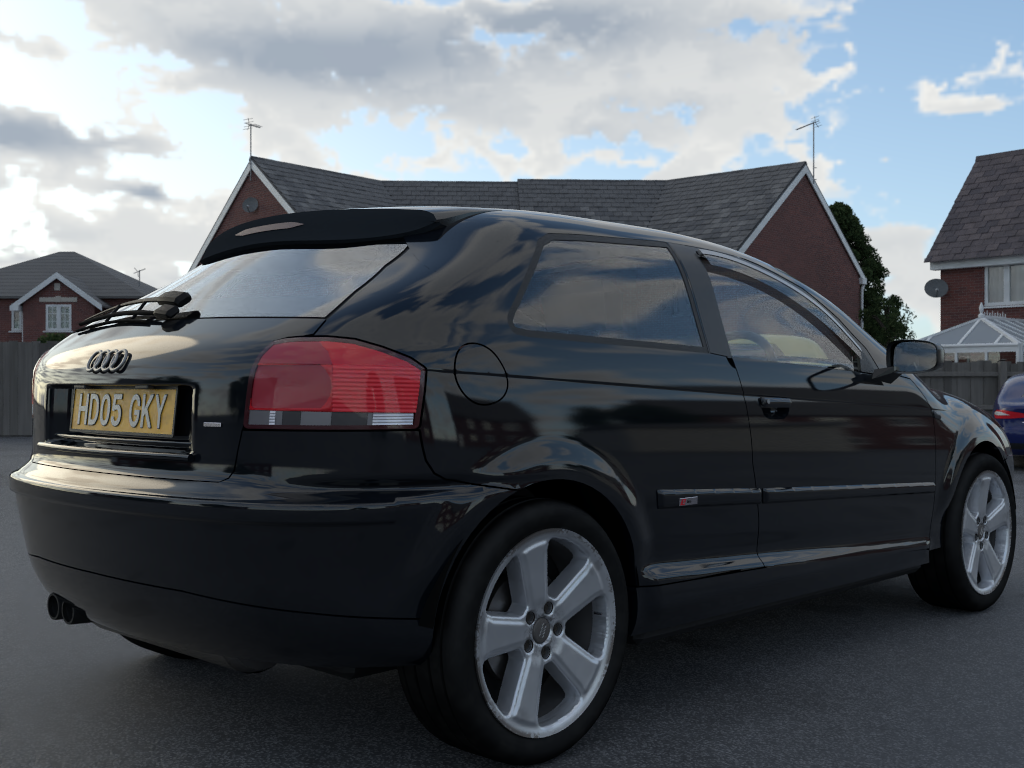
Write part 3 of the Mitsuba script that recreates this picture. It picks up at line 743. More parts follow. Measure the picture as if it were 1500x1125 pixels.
# -------- the house far left behind its fence
hl = thing('brick_house', 'brick house far left with hipped roof and small white gable window', 'house', 'brick houses of the parking court')
hc, hD = -18.3, 47.5
apx = [G(hc - .30, hD, 6.35), G(hc + .30, hD, 6.35)]
ev = [G(hc - 4.6, hD - 4.2, 4.20), G(hc + 4.6, hD - 4.2, 4.20), G(hc + 4.6, hD + 4.2, 4.20), G(hc - 4.6, hD + 4.2, 4.20)]
put(hl, 'wall', ply(niche(hullm([G(hc + a * 4.3, hD + b * 3.9, z) for a in (-1, 1) for b in (-1, 1) for z in (0, 4.19)]), [(mat4(G(hc - .62, hD - 3.9, 2.9), RGT, UP, -FWD), .42, 1.05)]), 'red_brick'))
roof = put(hl, 'roof', ply(hullm(apx + ev + [p - UP * .08 for p in ev]), 'roof_far'))
put(hl, 'fascia', ply(hullm([G(hc + a, hD - 4.2 - b, z) for a in (-4.6, -1.8) for b in (.004, .03) for z in (4.02, 4.21)]), 'white_upvc'))
gX, gD, gz = -16.72, 42.6, 4.98
put(hl, 'wall', ply(niche(hullm([G(gX + a, D, z) for a in (-1.32, 1.32) for D in (gD, gD + 1.6) for z in (0, 4.0)] + [G(gX, D, gz - .06) for D in (gD, gD + 1.6)]), [(mat4(G(gX - .50, gD, 2.86), RGT, UP, -FWD), .98, 1.0)]), 'red_brick'))
for sx in (-1, 1):
    e, a = np.array([sx * 1.66, 3.80]), np.array([0, gz + .02])
    put(roof, 'porch_slope', ply(hullm([G(gX + p[0], D, p[1] + t) for p in (e, a) for D in (gD - .18, gD + 3.2) for t in (0, -.07)]), 'roof_far'))
    put(hl, 'bargeboard', ply(hullm([G(gX + p[0], D, p[1] + t) for p in (e, a) for D in (gD - .21, gD - .185) for t in (.01, -.21)]), 'white_upvc'))
put(hl, 'kneeler', ply(hullm([G(gX - 1.72 + a, D, z) for a in (0, .32) for D in (gD - .205, gD + .4) for z in (3.60, 3.79)]), 'white_upvc'))
frame_window(hl, G(gX - .50, gD, 2.86), RGT, -FWD, .98, 1.0, [(0, .49), (.49, .98)], bars=True, proud=-.02, label='white casement window with glazing bars')
put(hl, 'lintel', ply(moved(cat(bx(-.70, .70, 0, .17, 0, .03, .01), bx(-.10, .10, -.01, .22, 0, .045, .01)), mat4(G(gX - .01, gD - .001, 3.93), RGT, UP, -FWD)), 'stone_lintel'))
put(hl, 'vent', ply(moved(bx(-.11, .11, 0, .26, 0, .02, .005), mat4(G(gX - .05, gD - .001, 4.36), RGT, UP, -FWD)), 'stone_lintel'))
put(hl, 'downpipe', ply(tube([G(gX - 1.42, gD + .3, z) for z in (3.7, 0)], .055, 8), 'white_upvc'))
frame_window(hl, G(hc - .62, hD - 3.9, 2.9), RGT, -FWD, .42, 1.05, [(0, .42)], proud=-.02, label='narrow white window beside the downpipe')
h2 = thing('brick_house', 'house at the far left edge, only a grey roof corner showing', 'house', 'brick houses of the parking court')
put(h2, 'wall', ply(hullm([G(-31 + a, 58 + b, z) for a in (0, 5.0) for b in (0, 7) for z in (0, 4.4)]), 'red_brick'))
put(h2, 'roof', ply(hullm([G(-31 + a, 58 + b, 4.4) for a in (-.3, 5.3) for b in (-.3, 7.3)] + [G(-29, 61.5, 6.35), G(-26.3, 61.5, 6.35)]), 'roof_far'))
aerial('small dark aerial just above the far left roof', G(-14.9, 46.2, 5.10), .36, V(.9, .3), .25, .4, 4)

# -------- fences
def fence(label, X0, X1, D0, D1, hgt, board, rails, posts, k=1):
    f = thing('wooden_fence', label, 'fence', 'weathered wooden fences')
    A, B = G(X0, D0), G(X1, D1)
    L = np.linalg.norm(B - A); a = (B - A) / L; o = np.cross(a, UP); o = o if o @ FWD < 0 else -o
    n = int(L / board)
    for i in range(n):
        w = board + .018; t = .012
        hh = hgt + rng.normal(0, .016)
        d = hullm([(x, y, z) for x, y in ((0, 0), (w, 0), (w, t * (.5 if i % 1 == 0 else 1)), (0, t)) for z in (.03, hh)])
        put(f, 'board', ply(d, ('fence_wood_a', 'fence_wood_b', 'fence_wood_c')[rng.integers(3)], to_world=mat4(A + a * i * board + o * (.013 * (i % 2)) , a, o, UP)))
    for z in rails: put(f, 'rail', ply(moved(bx(0, L, *((.020, .075) if k > 0 else (-.065, -.010)), z - .04, z + .04, .008), mat4(A, a, o, UP)), 'fence_wood_b'))
    for x in posts: put(f, 'post', ply(moved(cat(bx(x - .06, x + .06, .018, .14, 0, hgt + .01, .012), hullm([(x + i * .06, .018 + j * .122, hgt + .01 + (.03 if j else 0)) for i in (-1, 1) for j in (0, 1)] + [(x, .08, hgt + .05)])), mat4(A - o * (0 if k > 0 else .16), a, o, UP)), 'fence_wood_b'))
    put(f, 'gravel_board', ply(moved(bx(0, L, -.014, -.002, 0, .20, .004), mat4(A, a, o, UP)), 'fence_wood_c'))
    return f
fence('tall grey fence of vertical boards left of the black car', -12.2, -3.2, 19.6, 19.9, 1.63, .125, (.4, 1.3), (.4, 2.8, 5.2, 7.6), k=-1)
fence('low weathered fence with rail and post before the conservatory', 4.6, 11.2, 20.0, 20.0, 1.285, .115, (.50, 1.075), (1.35, 3.86, 6.3))

# -------- trees
def clumps(centres, radii, n, size, seed, squash=1.0):
    """Leaf-sized faces scattered through many uneven clumps."""
    r = np.random.default_rng(seed)
    k = r.choice(len(centres), n, p=np.asarray(radii) ** 2 / (np.asarray(radii) ** 2).sum())
    d = r.normal(size=(n, 3)); d /= np.linalg.norm(d, axis=1, keepdims=True)
    c = np.asarray(centres)[k] + d * np.asarray(radii)[k, None] * (r.uniform(.25, 1.05, (n, 1)) ** .6) * [1, 1, squash]
    a = r.normal(size=(n, 3)); a /= np.linalg.norm(a, axis=1, keepdims=True)
    b = np.cross(a, r.normal(size=(n, 3))); b /= np.linalg.norm(b, axis=1, keepdims=True)
    s = size * r.uniform(.6, 1.5, (n, 1))
    v = np.stack([c - a * s, c + b * s * .45, c + a * s, c - b * s * .45], 1).reshape(-1, 3)
    i = np.arange(n)[:, None] * 4
    return trimesh.Trimesh(v, np.concatenate([i + [0, 1, 2], i + [0, 2, 3]]), process=False)

def tree(name, label, foot, hgt, shape, nclump, leaves, size, seed, trunk_r=.16, mats=('leaf_dark', 'leaf_mid', 'leaf_light'), group=None, cr=.5):
    t = thing(name, label, 'tree' if 'tree' in name else 'shrub', group)
    r = np.random.default_rng(seed)
    put(t, 'trunk', ply(tube([foot, foot + UP * hgt * .35 + V(.05, 0), foot + UP * hgt * .92], [trunk_r, trunk_r * .7, trunk_r * .12], 10), 'bark', smooth=50))
    cs, rs, limbs = [], [], []
    for i in range(nclump):
        z = r.uniform(.10, 1.0) ** .85
        R_ = shape(z)
        a = r.uniform(0, 2 * np.pi); q = R_ * np.sqrt(r.uniform(.15, 1))
        c = foot + UP * hgt * z + RGT * q * math.cos(a) + FWD * q * math.sin(a)
        cs.append(c); rs.append(cr * r.uniform(.55, 1.25) * (.45 + .55 * R_ / max(shape(.2), .1)))
        if i % 3 == 0: limbs.append(tube([foot + UP * hgt * max(z * .9 - .08, .05), (foot + UP * hgt * z * .95) * .45 + c * .55 - UP * .0, c], [.05, .03, .01], 6))
    put(t, 'limb', ply(cat(*limbs), 'bark'))
    cut = [0, .5, .85, 1]
    for j, m in enumerate(mats):
        n = int(leaves * (cut[j + 1] - cut[j]))
        put(t, 'crown', ply(clumps(cs, rs, n, size, seed * 10 + j), m), kind='stuff')
    return t
tree('conifer_tree', 'tall dark evergreen tree behind the red gable end', G(13.15, 46.5), 8.1, lambda z: 3.5 * (1 - z) ** .70 + .10, 680, 125000, .058, 3, cr=.34)
tree('garden_tree', 'thin loose green tree beside the satellite dish', G(13.35, 41.0), 3.85, lambda z: 1.15 * math.sin(min(z * 1.1, 1) * 2.6) + .15, 60, 4200, .06, 8, trunk_r=.05, cr=.26)
tree('garden_shrub', 'dark shrub peeping over the left fence', G(-8.95, 23.0), 1.86, lambda z: 1.1 * (1 - z) ** .5 + .1, 40, 9000, .05, 12, trunk_r=.05, cr=.28)
tree('conifer_tree', 'tall dark evergreen tree behind the photographer mirrored in the paint', np.array([-9., -24., 0]), 7.0, lambda z: 3.3 * (1 - z) ** .6 + .1, 90, 16000, .14, 5, cr=.9)

# -------- the side of the court behind the photographer, mirrored in the paint
def plain_house(label, O, ax, L, Dp, ze, zr):
    h = thing('brick_house', label, 'house', 'brick houses of the parking court')
    ax = np.asarray(ax, float); ax /= np.linalg.norm(ax); n = np.cross(ax, UP); O = np.asarray(O, float)
    q = lambda a, b, z: O + ax * a + n * b + UP * z
    put(h, 'wall', ply(hullm([q(a, b, z) for a in (0, L) for b in (0, -Dp) for z in (0, ze)] + [q(a, -Dp / 2, zr - .1) for a in (0, L)]), 'red_brick'))
    put(h, 'roof', ply(cat(*[hullm([q(a, b, z + t) for a in (-.2, L + .2) for b, z in ((s, ze - .2 * (zr - ze) / Dp * 2), (-Dp / 2, zr)) for t in (0, .09)]) for s in (.3, -Dp - .3)]), 'roof_far'))
    for a in np.arange(1.2, L - 1.5, 2.9):
        for z in (1.0, 3.35): frame_window(h, q(a, .0, z), ax, n, 1.25, 1.15, [(0, .62), (.62, 1.25)], proud=.06, depth=.055)
    put(h, 'door', ply(moved(bx(L - 1.1, L - .15, .003, .05, 0, 2.05, .01), mat4(O, ax, n, UP)), 'white_upvc'))
    return h
plain_house('red brick house facing the black car doors across the court', (38, -12, 0), (-.80, -.60, 0), 13, 7, 4.9, 7.6)
plain_house('second brick house across the court beside the pale garage', (24.0, -25.5, 0), (-.92, -.38, 0), 11, 7, 4.9, 7.8)
plain_house('brick house behind the photographer beside the mirrored trees', (7.5, -31, 0), (-1, -.1, 0), 10, 7, 4.9, 7.8)
plain_house('brick house left behind the car mirrored in its tailgate', (-34, 4, 0), (.15, 1, 0), 10, 7, 4.8, 7.4)
plain_house('brick house at the far side of the court left of the car', (-29, 24, 0), (.78, .62, 0), 13, 7, 4.8, 7.4)
gk = thing('garage', 'low pale garage with ribbed door mirrored in the black car door', 'garage')
gm = mat4(np.array([20.5, -10.6, 0]), (-.88, -.475, 0), (0, 0, 1), None)
put(gk, 'wall', ply(moved(bx(0, 5.4, 0, 2.5, -4, 0), gm), 'pale_render'))
put(gk, 'roof', ply(moved(hullm([(a, z, b) for a in (-.2, 5.6) for z, b in ((2.51, .25), (2.75, -.5), (2.9, -2), (2.51, -4.2))]), gm), 'roof_far'))
for i in range(12): put(gk, 'door_rib', ply(moved(bx(.45 + i * .375, .45 + i * .375 + .35, .02, 2.1, .003, .04, .012), gm), 'pale_render'))
scene['pale_render'] = matte((.36, .35, .33), .8)
tree('broadleaf_tree', 'rounded dark tree left behind the car mirrored in the tailgate', np.array([-20, 8.5, 0]), 5.2, lambda z: 2.3 * math.sin(min(max(z, .05) * 1.0, 1) * 2.9) + .2, 60, 9000, .12, 31, trunk_r=.16, cr=.7)
tree('broadleaf_tree', 'rounded dark tree between the houses left of the car', np.array([-16.5, 17, 0]), 5.8, lambda z: 2.4 * math.sin(min(max(z, .05) * 1.0, 1) * 2.9) + .2, 60, 9000, .12, 32, trunk_r=.16, cr=.7)
tree('broadleaf_tree', 'rounded tree across the court between two brick houses', np.array([25, -20.5, 0]), 6.0, lambda z: 2.4 * math.sin(min(max(z, .05) * 1.0, 1) * 2.9) + .2, 60, 9000, .12, 33, trunk_r=.16, cr=.7)
# ------------------------------------------------------------------ the black car
B = Body(**HATCH)
cs_ = np.arange(B.S1 - .45, B.S1 + 2.5, .006)
cx_ = np.clip(cs_ - B.S1, -.4, 2.4)
CREASE = np.concatenate([np.stack([cs_, B.crease - B.rake * cx_ + o], 1) for o in (-.016, -.008, -.0045, -.0022, 0, .0022, .0045, .009)])
CAR = thing('parked_car', 'black three door hatchback with silver five spoke wheels and yellow number plate', 'car')
S1 = B.S1
def junction(body, lo=1.0, thr=((.65, .93), (1.0, .74))):
    """Where the sides hand over to the top: for each s the height at which the surface has turned this far upwards."""
    s = np.concatenate([np.linspace(0, body.S1, 60), np.linspace(body.S1, body.S2, 90)[1:], np.linspace(body.S2, body.S4, 50)[1:]])
    zz = np.linspace(0, 1, 110)
    z1 = np.where(s < body.S2, 1.395, 1.0)
    (a, ta), (b, tb) = thr
    th = ta + (tb - ta) * sst(a, b, s)
    zlo = np.interp(s, [0, body.S1 + 1.75, body.S1 + 2.35, body.S4], [lo, .95, .66, .60])
    zlo = np.where(s < body.S1 + 1.5, 1.12, zlo)
    zhi = np.interp(s, [0, body.S1 + .8, body.S1 + 1.3, body.S1 + 2.3, body.S4], [1.42, 1.43, 1.40, 1.05, .95])
    Z = zlo[:, None] + (zhi - zlo)[:, None] * zz
    q = np.stack([np.broadcast_to(s[:, None], Z.shape), Z], -1).reshape(-1, 2)
    p = body.belt(q); nz = body.normal(p)[:, 2].reshape(Z.shape)
    ok = nz > th[:, None]
    i = np.where(ok.any(1), ok.argmax(1), Z.shape[1] - 1)
    r = np.arange(len(s)); j = np.maximum(i - 1, 0)
    f = np.clip((th - nz[r, j]) / np.maximum(nz[r, i] - nz[r, j], 1e-6), 0, 1)
    z = Z[r, j] + (Z[r, i] - Z[r, j]) * f
    z = gaussian_filter1d(z, 1.6, mode='nearest')
    return s, z, body.belt(np.stack([s, z], 1))
js, jz, jp = junction(B)
def Jz(s): return np.interp(np.abs(s), js, jz)
def below_j(s0, s1, drop=0.0, z0=.2):
    """The belt chart's area under the junction between s0 and s1."""
    s = np.linspace(s0, s1, 160)
    return Polygon(list(zip(s, Jz(s) - drop)) + [(s1, z0), (s0, z0)])
def X(x): return S1 + x
def arch(xw, r, n=64):
    a = np.linspace(0, 2 * np.pi, n, endpoint=False)
    p = np.stack([xw + r * np.cos(a), np.full(n, -.865), .318 + r * np.sin(a)], 1)
    return Polygon(B.unbelt(p))
GAP = .0022
def tuck(p, others): return p.difference(unary_union([o.buffer(GAP * 2) for o in others]))

arch_r, arch_f = arch(0, .357), arch(2.578, .357)
# outlines on the belt chart (s round the car, z up), right side
E_gate = [(.430, .690), (.446, .700), (.454, .715), (.462, .76), (.471, .803), (.475, .815), (.485, .931), (.495, .969), (.512, 1.0), (.540, 1.009), (.567, 1.011), (.586, 1.015), (.598, 1.049), (.635, 1.116), (.697, 1.188), (.811, 1.258), (.897, 1.289), (.965, 1.306), (1.065, 1.327), (1.10, 1.36)]
gate_area = Polygon([(-s, z) for s, z in E_gate[::-1]] + E_gate)
base_line = np.array([(-.75, 1.040), (-.60, 1.049), (-.30, 1.061), (0, 1.065), (.30, 1.061), (.60, 1.049), (.75, 1.040)])
bl = CubicSpline(base_line[:, 0], base_line[:, 1])
ss = np.linspace(-.75, .75, 60)
under_glass = Polygon(list(zip(ss, bl(ss))) + [(.75, .5), (-.75, .5)])
lamp = rounded([(.475, .808), (.475, .817), (.485, .931), (.495, .969), (.512, .999), (.537, 1.005), (.563, 1.007), (.614, 1.007), (.662, 1.001), (.709, .984), (.757, .961), (.785, .938), (.781, .890), (.771, .808)], .010)
qwin = rounded([(1.02, 1.022), (1.06, 1.017), (1.381, 1.006), (1.808, .992), (1.822, 1.326), (1.405, 1.308), (1.28, 1.299), (1.222, 1.275), (1.140, 1.197), (1.024, 1.088), (.990, 1.048)], .030)
qwin = qwin.union(Polygon([(1.70, .9958), (1.808, .992), (1.822, 1.326), (1.70, 1.3205)]))
dwin = rounded([(1.924, .984), (2.339, .964), (2.58, .952), (2.829, .940), (2.791, 1.008), (2.665, 1.100), (2.482, 1.194), (2.275, 1.259), (2.086, 1.300), (1.944, 1.308)], .006)
door_low = Polygon([(1.921, .986), (1.940, .915), (1.956, .850), (1.965, .75), (1.970, .671), (1.995, .58), (2.018, .505), (2.030, .43), (2.030, .364), (2.06, .352), (2.6, .326), (3.15, .300), (3.185, .300), (3.20, .33), (3.212, .45), (3.210, .61), (3.214, .70), (3.220, .78), (3.212, .812), (3.18, .850), (3.14, .885), (3.09, .922), (3.00, .932), (2.829, .939), (2.339, .962)])
door_frame = dwin.buffer(.030, quad_segs=4).difference(dwin).difference(sbox(1.5, .5, 3.3, .94)).difference(sbox(1.8, .5, 2.2, .981)).difference(door_low).intersection(sbox(1.9, .9, 3, 1.4))
pillar = Polygon([(1.812, .992), (1.917, .981), (1.931, 1.10), (1.936, 1.314), (1.905, 1.331), (1.826, 1.328), (1.821, 1.14)])
fl = np.array([(.847, .947), (.857, .978), (.880, .994), (.911, .993), (.943, .975), (.967, .941), (.976, .909), (.965, .882), (.939, .865), (.900, .861), (.868, .880), (.850, .912)])
tt = np.linspace(0, 1, len(fl) + 1)
flap = Polygon(CubicSpline(tt, np.vstack([fl, fl[:1]]), bc_type='periodic')(np.linspace(0, 1, 60)[:-1]))
sill_line = [(1.40, .375), (1.48, .372), (2.028, .360), (3.15, .298), (3.185, .292)]
bumper_top = [(.4300, .688), (.448, .697), (.458, .715), (.465, .76), (.474, .803), (.771, .803), (.776, .768), (.782, .738), (.798, .708), (.822, .692), (.877, .679), (.976, .660), (1.02, .65)]
E_b = [(-s, z) for s, z in bumper_top[::-1]] + bumper_top
low_line = [(-.80, .392), (-.60, .418), (-.35, .443), (0, .446), (.35, .443), (.60, .418), (.80, .390), (1.0, .372)]
low_line = [(-1.0, .372)] + low_line
bot_line = [(-1.0, .27), (-.75, .275), (-.5, .285), (0, .275), (.5, .285), (.75, .275), (1.0, .27)]
bumper = Polygon(E_b + low_line[::-1]).buffer(0)
valance = Polygon(low_line + bot_line[::-1]).buffer(0)
wing_front = 4.02
headlamp = rounded([(3.93, .735), (4.02, .70), (4.18, .665), (4.36, .655), (4.42, .60), (4.30, .575), (4.10, .60), (3.98, .64)], .012)
front_bumper_area = Polygon([(3.80, .58), (3.93, .60), (4.10, .592), (4.30, .570), (4.42, .595), (4.40, .66), (B.S4, .66), (B.S4, .22), (3.6, .22)])

def both(fn):
    for sgn in (1, -1): fn(sgn)
def side(poly, sgn): return poly if sgn > 0 else affinity.scale(poly, -1, 1, origin=(0, 0))
def panel(name, poly, mat='paint', parent=CAR, label=None, **k):
    return put(parent, name, lift(B, B.belt, poly, mat, **k), label=label)

qarea = unary_union([below_j(.40, 1.93, z0=.372), sbox(1.90, .355, 2.04, .93)]).difference(gate_area.buffer(GAP * 2)).difference(Polygon(bumper_top + [(1.0, .2), (.3, .2)]).buffer(GAP * 2))
quarter = tuck(qarea, [lamp, flap, arch_r, door_low, dwin.buffer(.030)]).difference(qwin.union(pillar)).difference(Polygon([(1.3, .2), (1.3, .376)] + sill_line + [(3.2, .2)]).buffer(GAP * 2))
quarter = max(getattr(quarter, 'geoms', [quarter]), key=lambda g: g.area)
a_pillar = below_j(1.93, 3.02, z0=.9).difference(unary_union([dwin.buffer(.030 + GAP * 2), door_low.buffer(GAP * 2)]))
a_pillar = unary_union([g for g in getattr(a_pillar, 'geoms', [a_pillar]) if g.bounds[3] > 1.2])
wing = tuck(below_j(2.95, wing_front + .2, .0, z0=.29), [door_low, arch_f, headlamp, front_bumper_area]).difference(a_pillar.buffer(.003)).difference(sbox(2.9, .1, 3.19, .34))
wing = max(getattr(wing, 'geoms', [wing]), key=lambda g: g.area)
sill = Polygon([(1.40, .375)] + sill_line[1:] + [(3.19, .245), (1.42, .245)]).difference(arch_r.buffer(GAP)).difference(arch_f.buffer(GAP))

gate = gate_area.intersection(under_glass).difference(sbox(-.76, .3, .76, .6903))
strip_q = Polygon([(1.507, .626), (2.008, .598), (2.014, .551), (1.517, .574)])
strip_d = Polygon([(2.022, .597), (3.197, .543), (3.199, .503), (2.028, .550)])
handle_cup = rounded([(2.030, .866), (2.202, .862), (2.200, .842), (2.186, .812), (2.155, .798), (2.075, .799), (2.046, .808), (2.033, .838)], .012)

pk = np.concatenate([np.stack([np.full(44, sg * s), np.arange(.737, .909, .004)[:44] if False else np.linspace(.736, .908, 44)], 1) for sg in (1, -1) for s in np.linspace(.290, .371, 11)] +
    [np.stack([np.linspace(-.366, .366, 124), np.full(124, z)], 1) for z in [*np.linspace(.737, .758, 7), *np.linspace(.891, .907, 7)]])
panel('tailgate', gate, res=.0075, flange=.02, more=pk)
gbox = under_glass.union(sbox(-.4, .6, .4, .8))
glass_area = gate_area.buffer(-.008).difference(under_glass.buffer(.006)).intersection(sbox(-.86, 1, .86, 1.302))
panel('rear_window', glass_area, 'rear_glass', res=.010, off=-.002, flange=0)
seal_area = gate_area.difference(under_glass).difference(glass_area.buffer(-.006)).intersection(sbox(-.86, 1, .86, 1.302))
panel('rear_window_seal', seal_area, 'seal', res=.008, off=-.006, flange=.01)
panel('glass_border', glass_area.difference(glass_area.buffer(-.055).buffer(-.02).buffer(.02)), 'frit', res=.012, off=-.0045, flange=0)
panel('rear_bumper', tuck(bumper, [arch_r, side(arch_r, -1)]), res=.0085, flange=.02)
panel('rear_valance', tuck(valance, [bumper, arch_r, side(arch_r, -1)]), 'paint', res=.012, flange=.03)
def ring_bulge(h, w):
    return lambda q, d: h * np.clip(d / w, 0, 1) ** .5
def build_side(sg):
    tag_ = 'right' if sg > 0 else 'left'
    panel('quarter_panel', side(quarter, sg), res=.011)
    panel('fuel_flap', flap, res=.010) if sg > 0 else panel('quarter_filler', side(flap.buffer(GAP * 2), sg), res=.012, flange=0)
    panel('pillar_and_roof_edge', side(a_pillar, sg), res=.011)
    panel('front_wing', side(wing, sg), res=.011)
    d = panel('door', side(door_low.difference(handle_cup), sg), res=.011, flange=.02)
    panel('door_cup', side(handle_cup, sg), 'paint', parent=d, res=.006, flange=0, true=False, raise_=lambda q, e: -.028 * np.clip(e / .022, 0, 1) ** .7)
    panel('window_frame', side(door_frame, sg), 'trim_gloss', parent=d, res=.008, flange=.02, off=-.001)
    panel('door_window', side(dwin.buffer(-.004), sg), 'window_glass', parent=d, res=.02, off=-.008, flange=0)
    panel('window_seal', side(qwin.difference(qwin.buffer(-.018)), sg), 'seal', res=.008, off=-.001, flange=.012)
    panel('quarter_window', side(qwin.buffer(-.0175), sg), 'tinted_glass', res=.014, off=-.003, flange=0)
    panel('door_pillar', side(pillar.buffer(-.003), sg), 'trim_gloss', res=.010, off=-.0005)
    panel('sill', side(sill, sg), res=.011, flange=.06)
    panel('rubbing_strip', side(strip_q, sg), res=.006, flange=.012, off=.002, raise_=ring_bulge(.010, .012))
    panel('rubbing_strip', side(strip_d, sg), parent=d, res=.006, flange=.012, off=.002, raise_=ring_bulge(.010, .012))
    # lamp: rim, upper band, brake lens, ribbed lens, clear strip
    lk = panel('tail_light', side(lamp, sg), 'lens_edge', res=.008, flange=.004, off=-.016)
    panel('lens_border', side(lamp.difference(lamp.buffer(-.009)), sg), 'lens_edge', parent=lk, res=.006, flange=.016)
    inn = lamp.buffer(-.009)
    top = inn.intersection(Polygon([(.45, .9525), (.80, .9425), (.80, 1.02), (.45, 1.02)]))
    topl = top.intersection(Polygon([(.45, 1.03), (.560, 1.03), (.600, 1.0), (.622, .975), (.632, .945), (.45, .93)])); topr = top.difference(topl)
    mid = inn.intersection(Polygon([(.45, .850), (.80, .842), (.80, .9415), (.45, .9515)]))
    lens = affinity.scale(Point(.553, .899).buffer(1, quad_segs=24), .078, .072).intersection(sbox(.489, .853, .64, .947))
    midl = mid.intersection(sbox(.45, .8, .632, 1)).difference(lens); midr = mid.difference(sbox(.4, .8, .6325, 1))
    clear = inn.intersection(Polygon([(.45, .815), (.80, .815), (.80, .8412), (.45, .8492)]))
    panel('upper_lens', side(topl, sg), 'lens_dark', parent=lk, res=.008, off=-.001, flange=.003)
    panel('upper_lens', side(topr, sg), 'lens_red', parent=lk, res=.004, off=-.001, flange=.003, raise_=lambda q, e: .0007 * np.abs(np.sin((q[:, 0] + q[:, 1]) * np.pi / .010)))
    panel('lens_rim', side(midl, sg), 'lens_red', parent=lk, res=.005, off=-.0005, flange=.003, raise_=lambda q, e: .003 * np.clip(e / .004, 0, 1) ** .6)
    panel('brake_lens', side(lens, sg), 'lens_dark', parent=lk, res=.006, off=-.004, flange=.005, raise_=lambda q, e: -.006 * np.clip(e / .05, 0, 1) ** .8)
    rib = lambda q, e: .0030 * np.abs(np.sin((q[:, 1] - .842 + .028 * (q[:, 0] - .70)) * np.pi / .0091)) ** .7
    panel('ribbed_lens', side(midr, sg), 'lens_bright', parent=lk, res=.0023, off=-.001, flange=.004, raise_=rib)
    for a, b, m in ((.45, .523, 'lens_grey'), (.5235, .534, 'lens_silver'), (.5345, .546, 'lens_grey'), (.5465, .578, 'lens_clear'), (.5785, .628, 'lens_grey'), (.6285, .685, 'lens_clear'), (.6855, .693, 'lens_grey'), (.6935, .760, 'lens_silver')):
        pc = clear.intersection(Polygon([(a, .8), (b, .8), (b + .004, .86), (a + .004, .86)]))
        panel('clear_lens', side(pc, sg), m, parent=lk, res=.004 if m != 'lens_silver' else .0022, off=-.002, flange=.005, raise_=(lambda q, e: .0018 * np.abs(np.sin((q[:, 1] - .815) * np.pi / .0062))) if m == 'lens_silver' else None)
    panel('outer_lens', side(lamp.buffer(-.003), sg), 'lens_cover', parent=lk, res=.010, off=.0035, flange=0)
    panel('headlight', side(headlamp, sg), 'lens_clear', res=.014, off=-.002)
    # wheel arch liners
    for xw in (0, 2.578):
        a = np.linspace(.16, np.pi - .16, 40)
        v = np.concatenate([np.stack([xw + .366 * np.cos(a), np.full(40, y * -sg), .318 + .366 * np.sin(a)], 1) for y in (.848, .50)] + [np.stack([xw + .0 * np.cos(a), np.full(40, .50 * -sg), .318 + 0 * a], 1)])
        f = np.concatenate([[(i, i + 1, i + 41), (i, i + 41, i + 40), (i + 40, i + 41, i + 81)] for i in range(39)])
        put(CAR, 'arch_liner', ply((v, f), 'liner_black'))
scene['frit'] = matte((.012, .013, .015), .6)
scene['trim_valance'] = matte((.016, .017, .019), .38)
both(build_side)

# the top: roof, windscreen, bonnet between the junction lines
keep = (jp[:, 0] > -.5)
half = [(p[0], p[1]) for p in jp]
deck = Polygon(half + [(x, -y) for x, y in half[::-1]]).buffer(0)
roof_area = deck.intersection(sbox(-.6, -1, 1.32, 1))
screen = deck.intersection(sbox(1.326, -1, 2.24, 1))
bonnet = deck.intersection(sbox(2.30, -1, 3.6, 1))
put(CAR, 'roof', lift(B, B.deck, roof_area, 'paint', res=.013, flange=0))
put(CAR, 'windscreen', lift(B, B.deck, screen.buffer(-.02), 'window_glass', res=.03, flange=0))
put(CAR, 'windscreen_surround', lift(B, B.deck, screen.difference(screen.buffer(-.045)), 'trim_gloss', res=.014, off=-.003, flange=0))
put(CAR, 'scuttle', lift(B, B.deck, deck.intersection(sbox(2.2402, -1, 2.2998, 1)), 'trim', res=.014, off=-.012, flange=0))
put(CAR, 'bonnet', lift(B, B.deck, bonnet.buffer(-.001), 'paint', res=.014, flange=0))
fb_ = tuck(front_bumper_area, [headlamp, arch_f]).intersection(below_j(3.5, B.S4, z0=.22))
full = unary_union([fb_, affinity.scale(affinity.translate(fb_, -B.S4, 0), -1, 1, origin=(0, 0)).buffer(0)]) if False else fb_
both(lambda sg: panel('front_bumper', side(fb_, sg), res=.016))
nose = below_j(3.9, B.S4, .0, z0=.5).difference(unary_union([fb_.buffer(.004), headlamp.buffer(.004), wing.buffer(.004)]))
both(lambda sg: panel('nose_panel', side(nose, sg), res=.016))

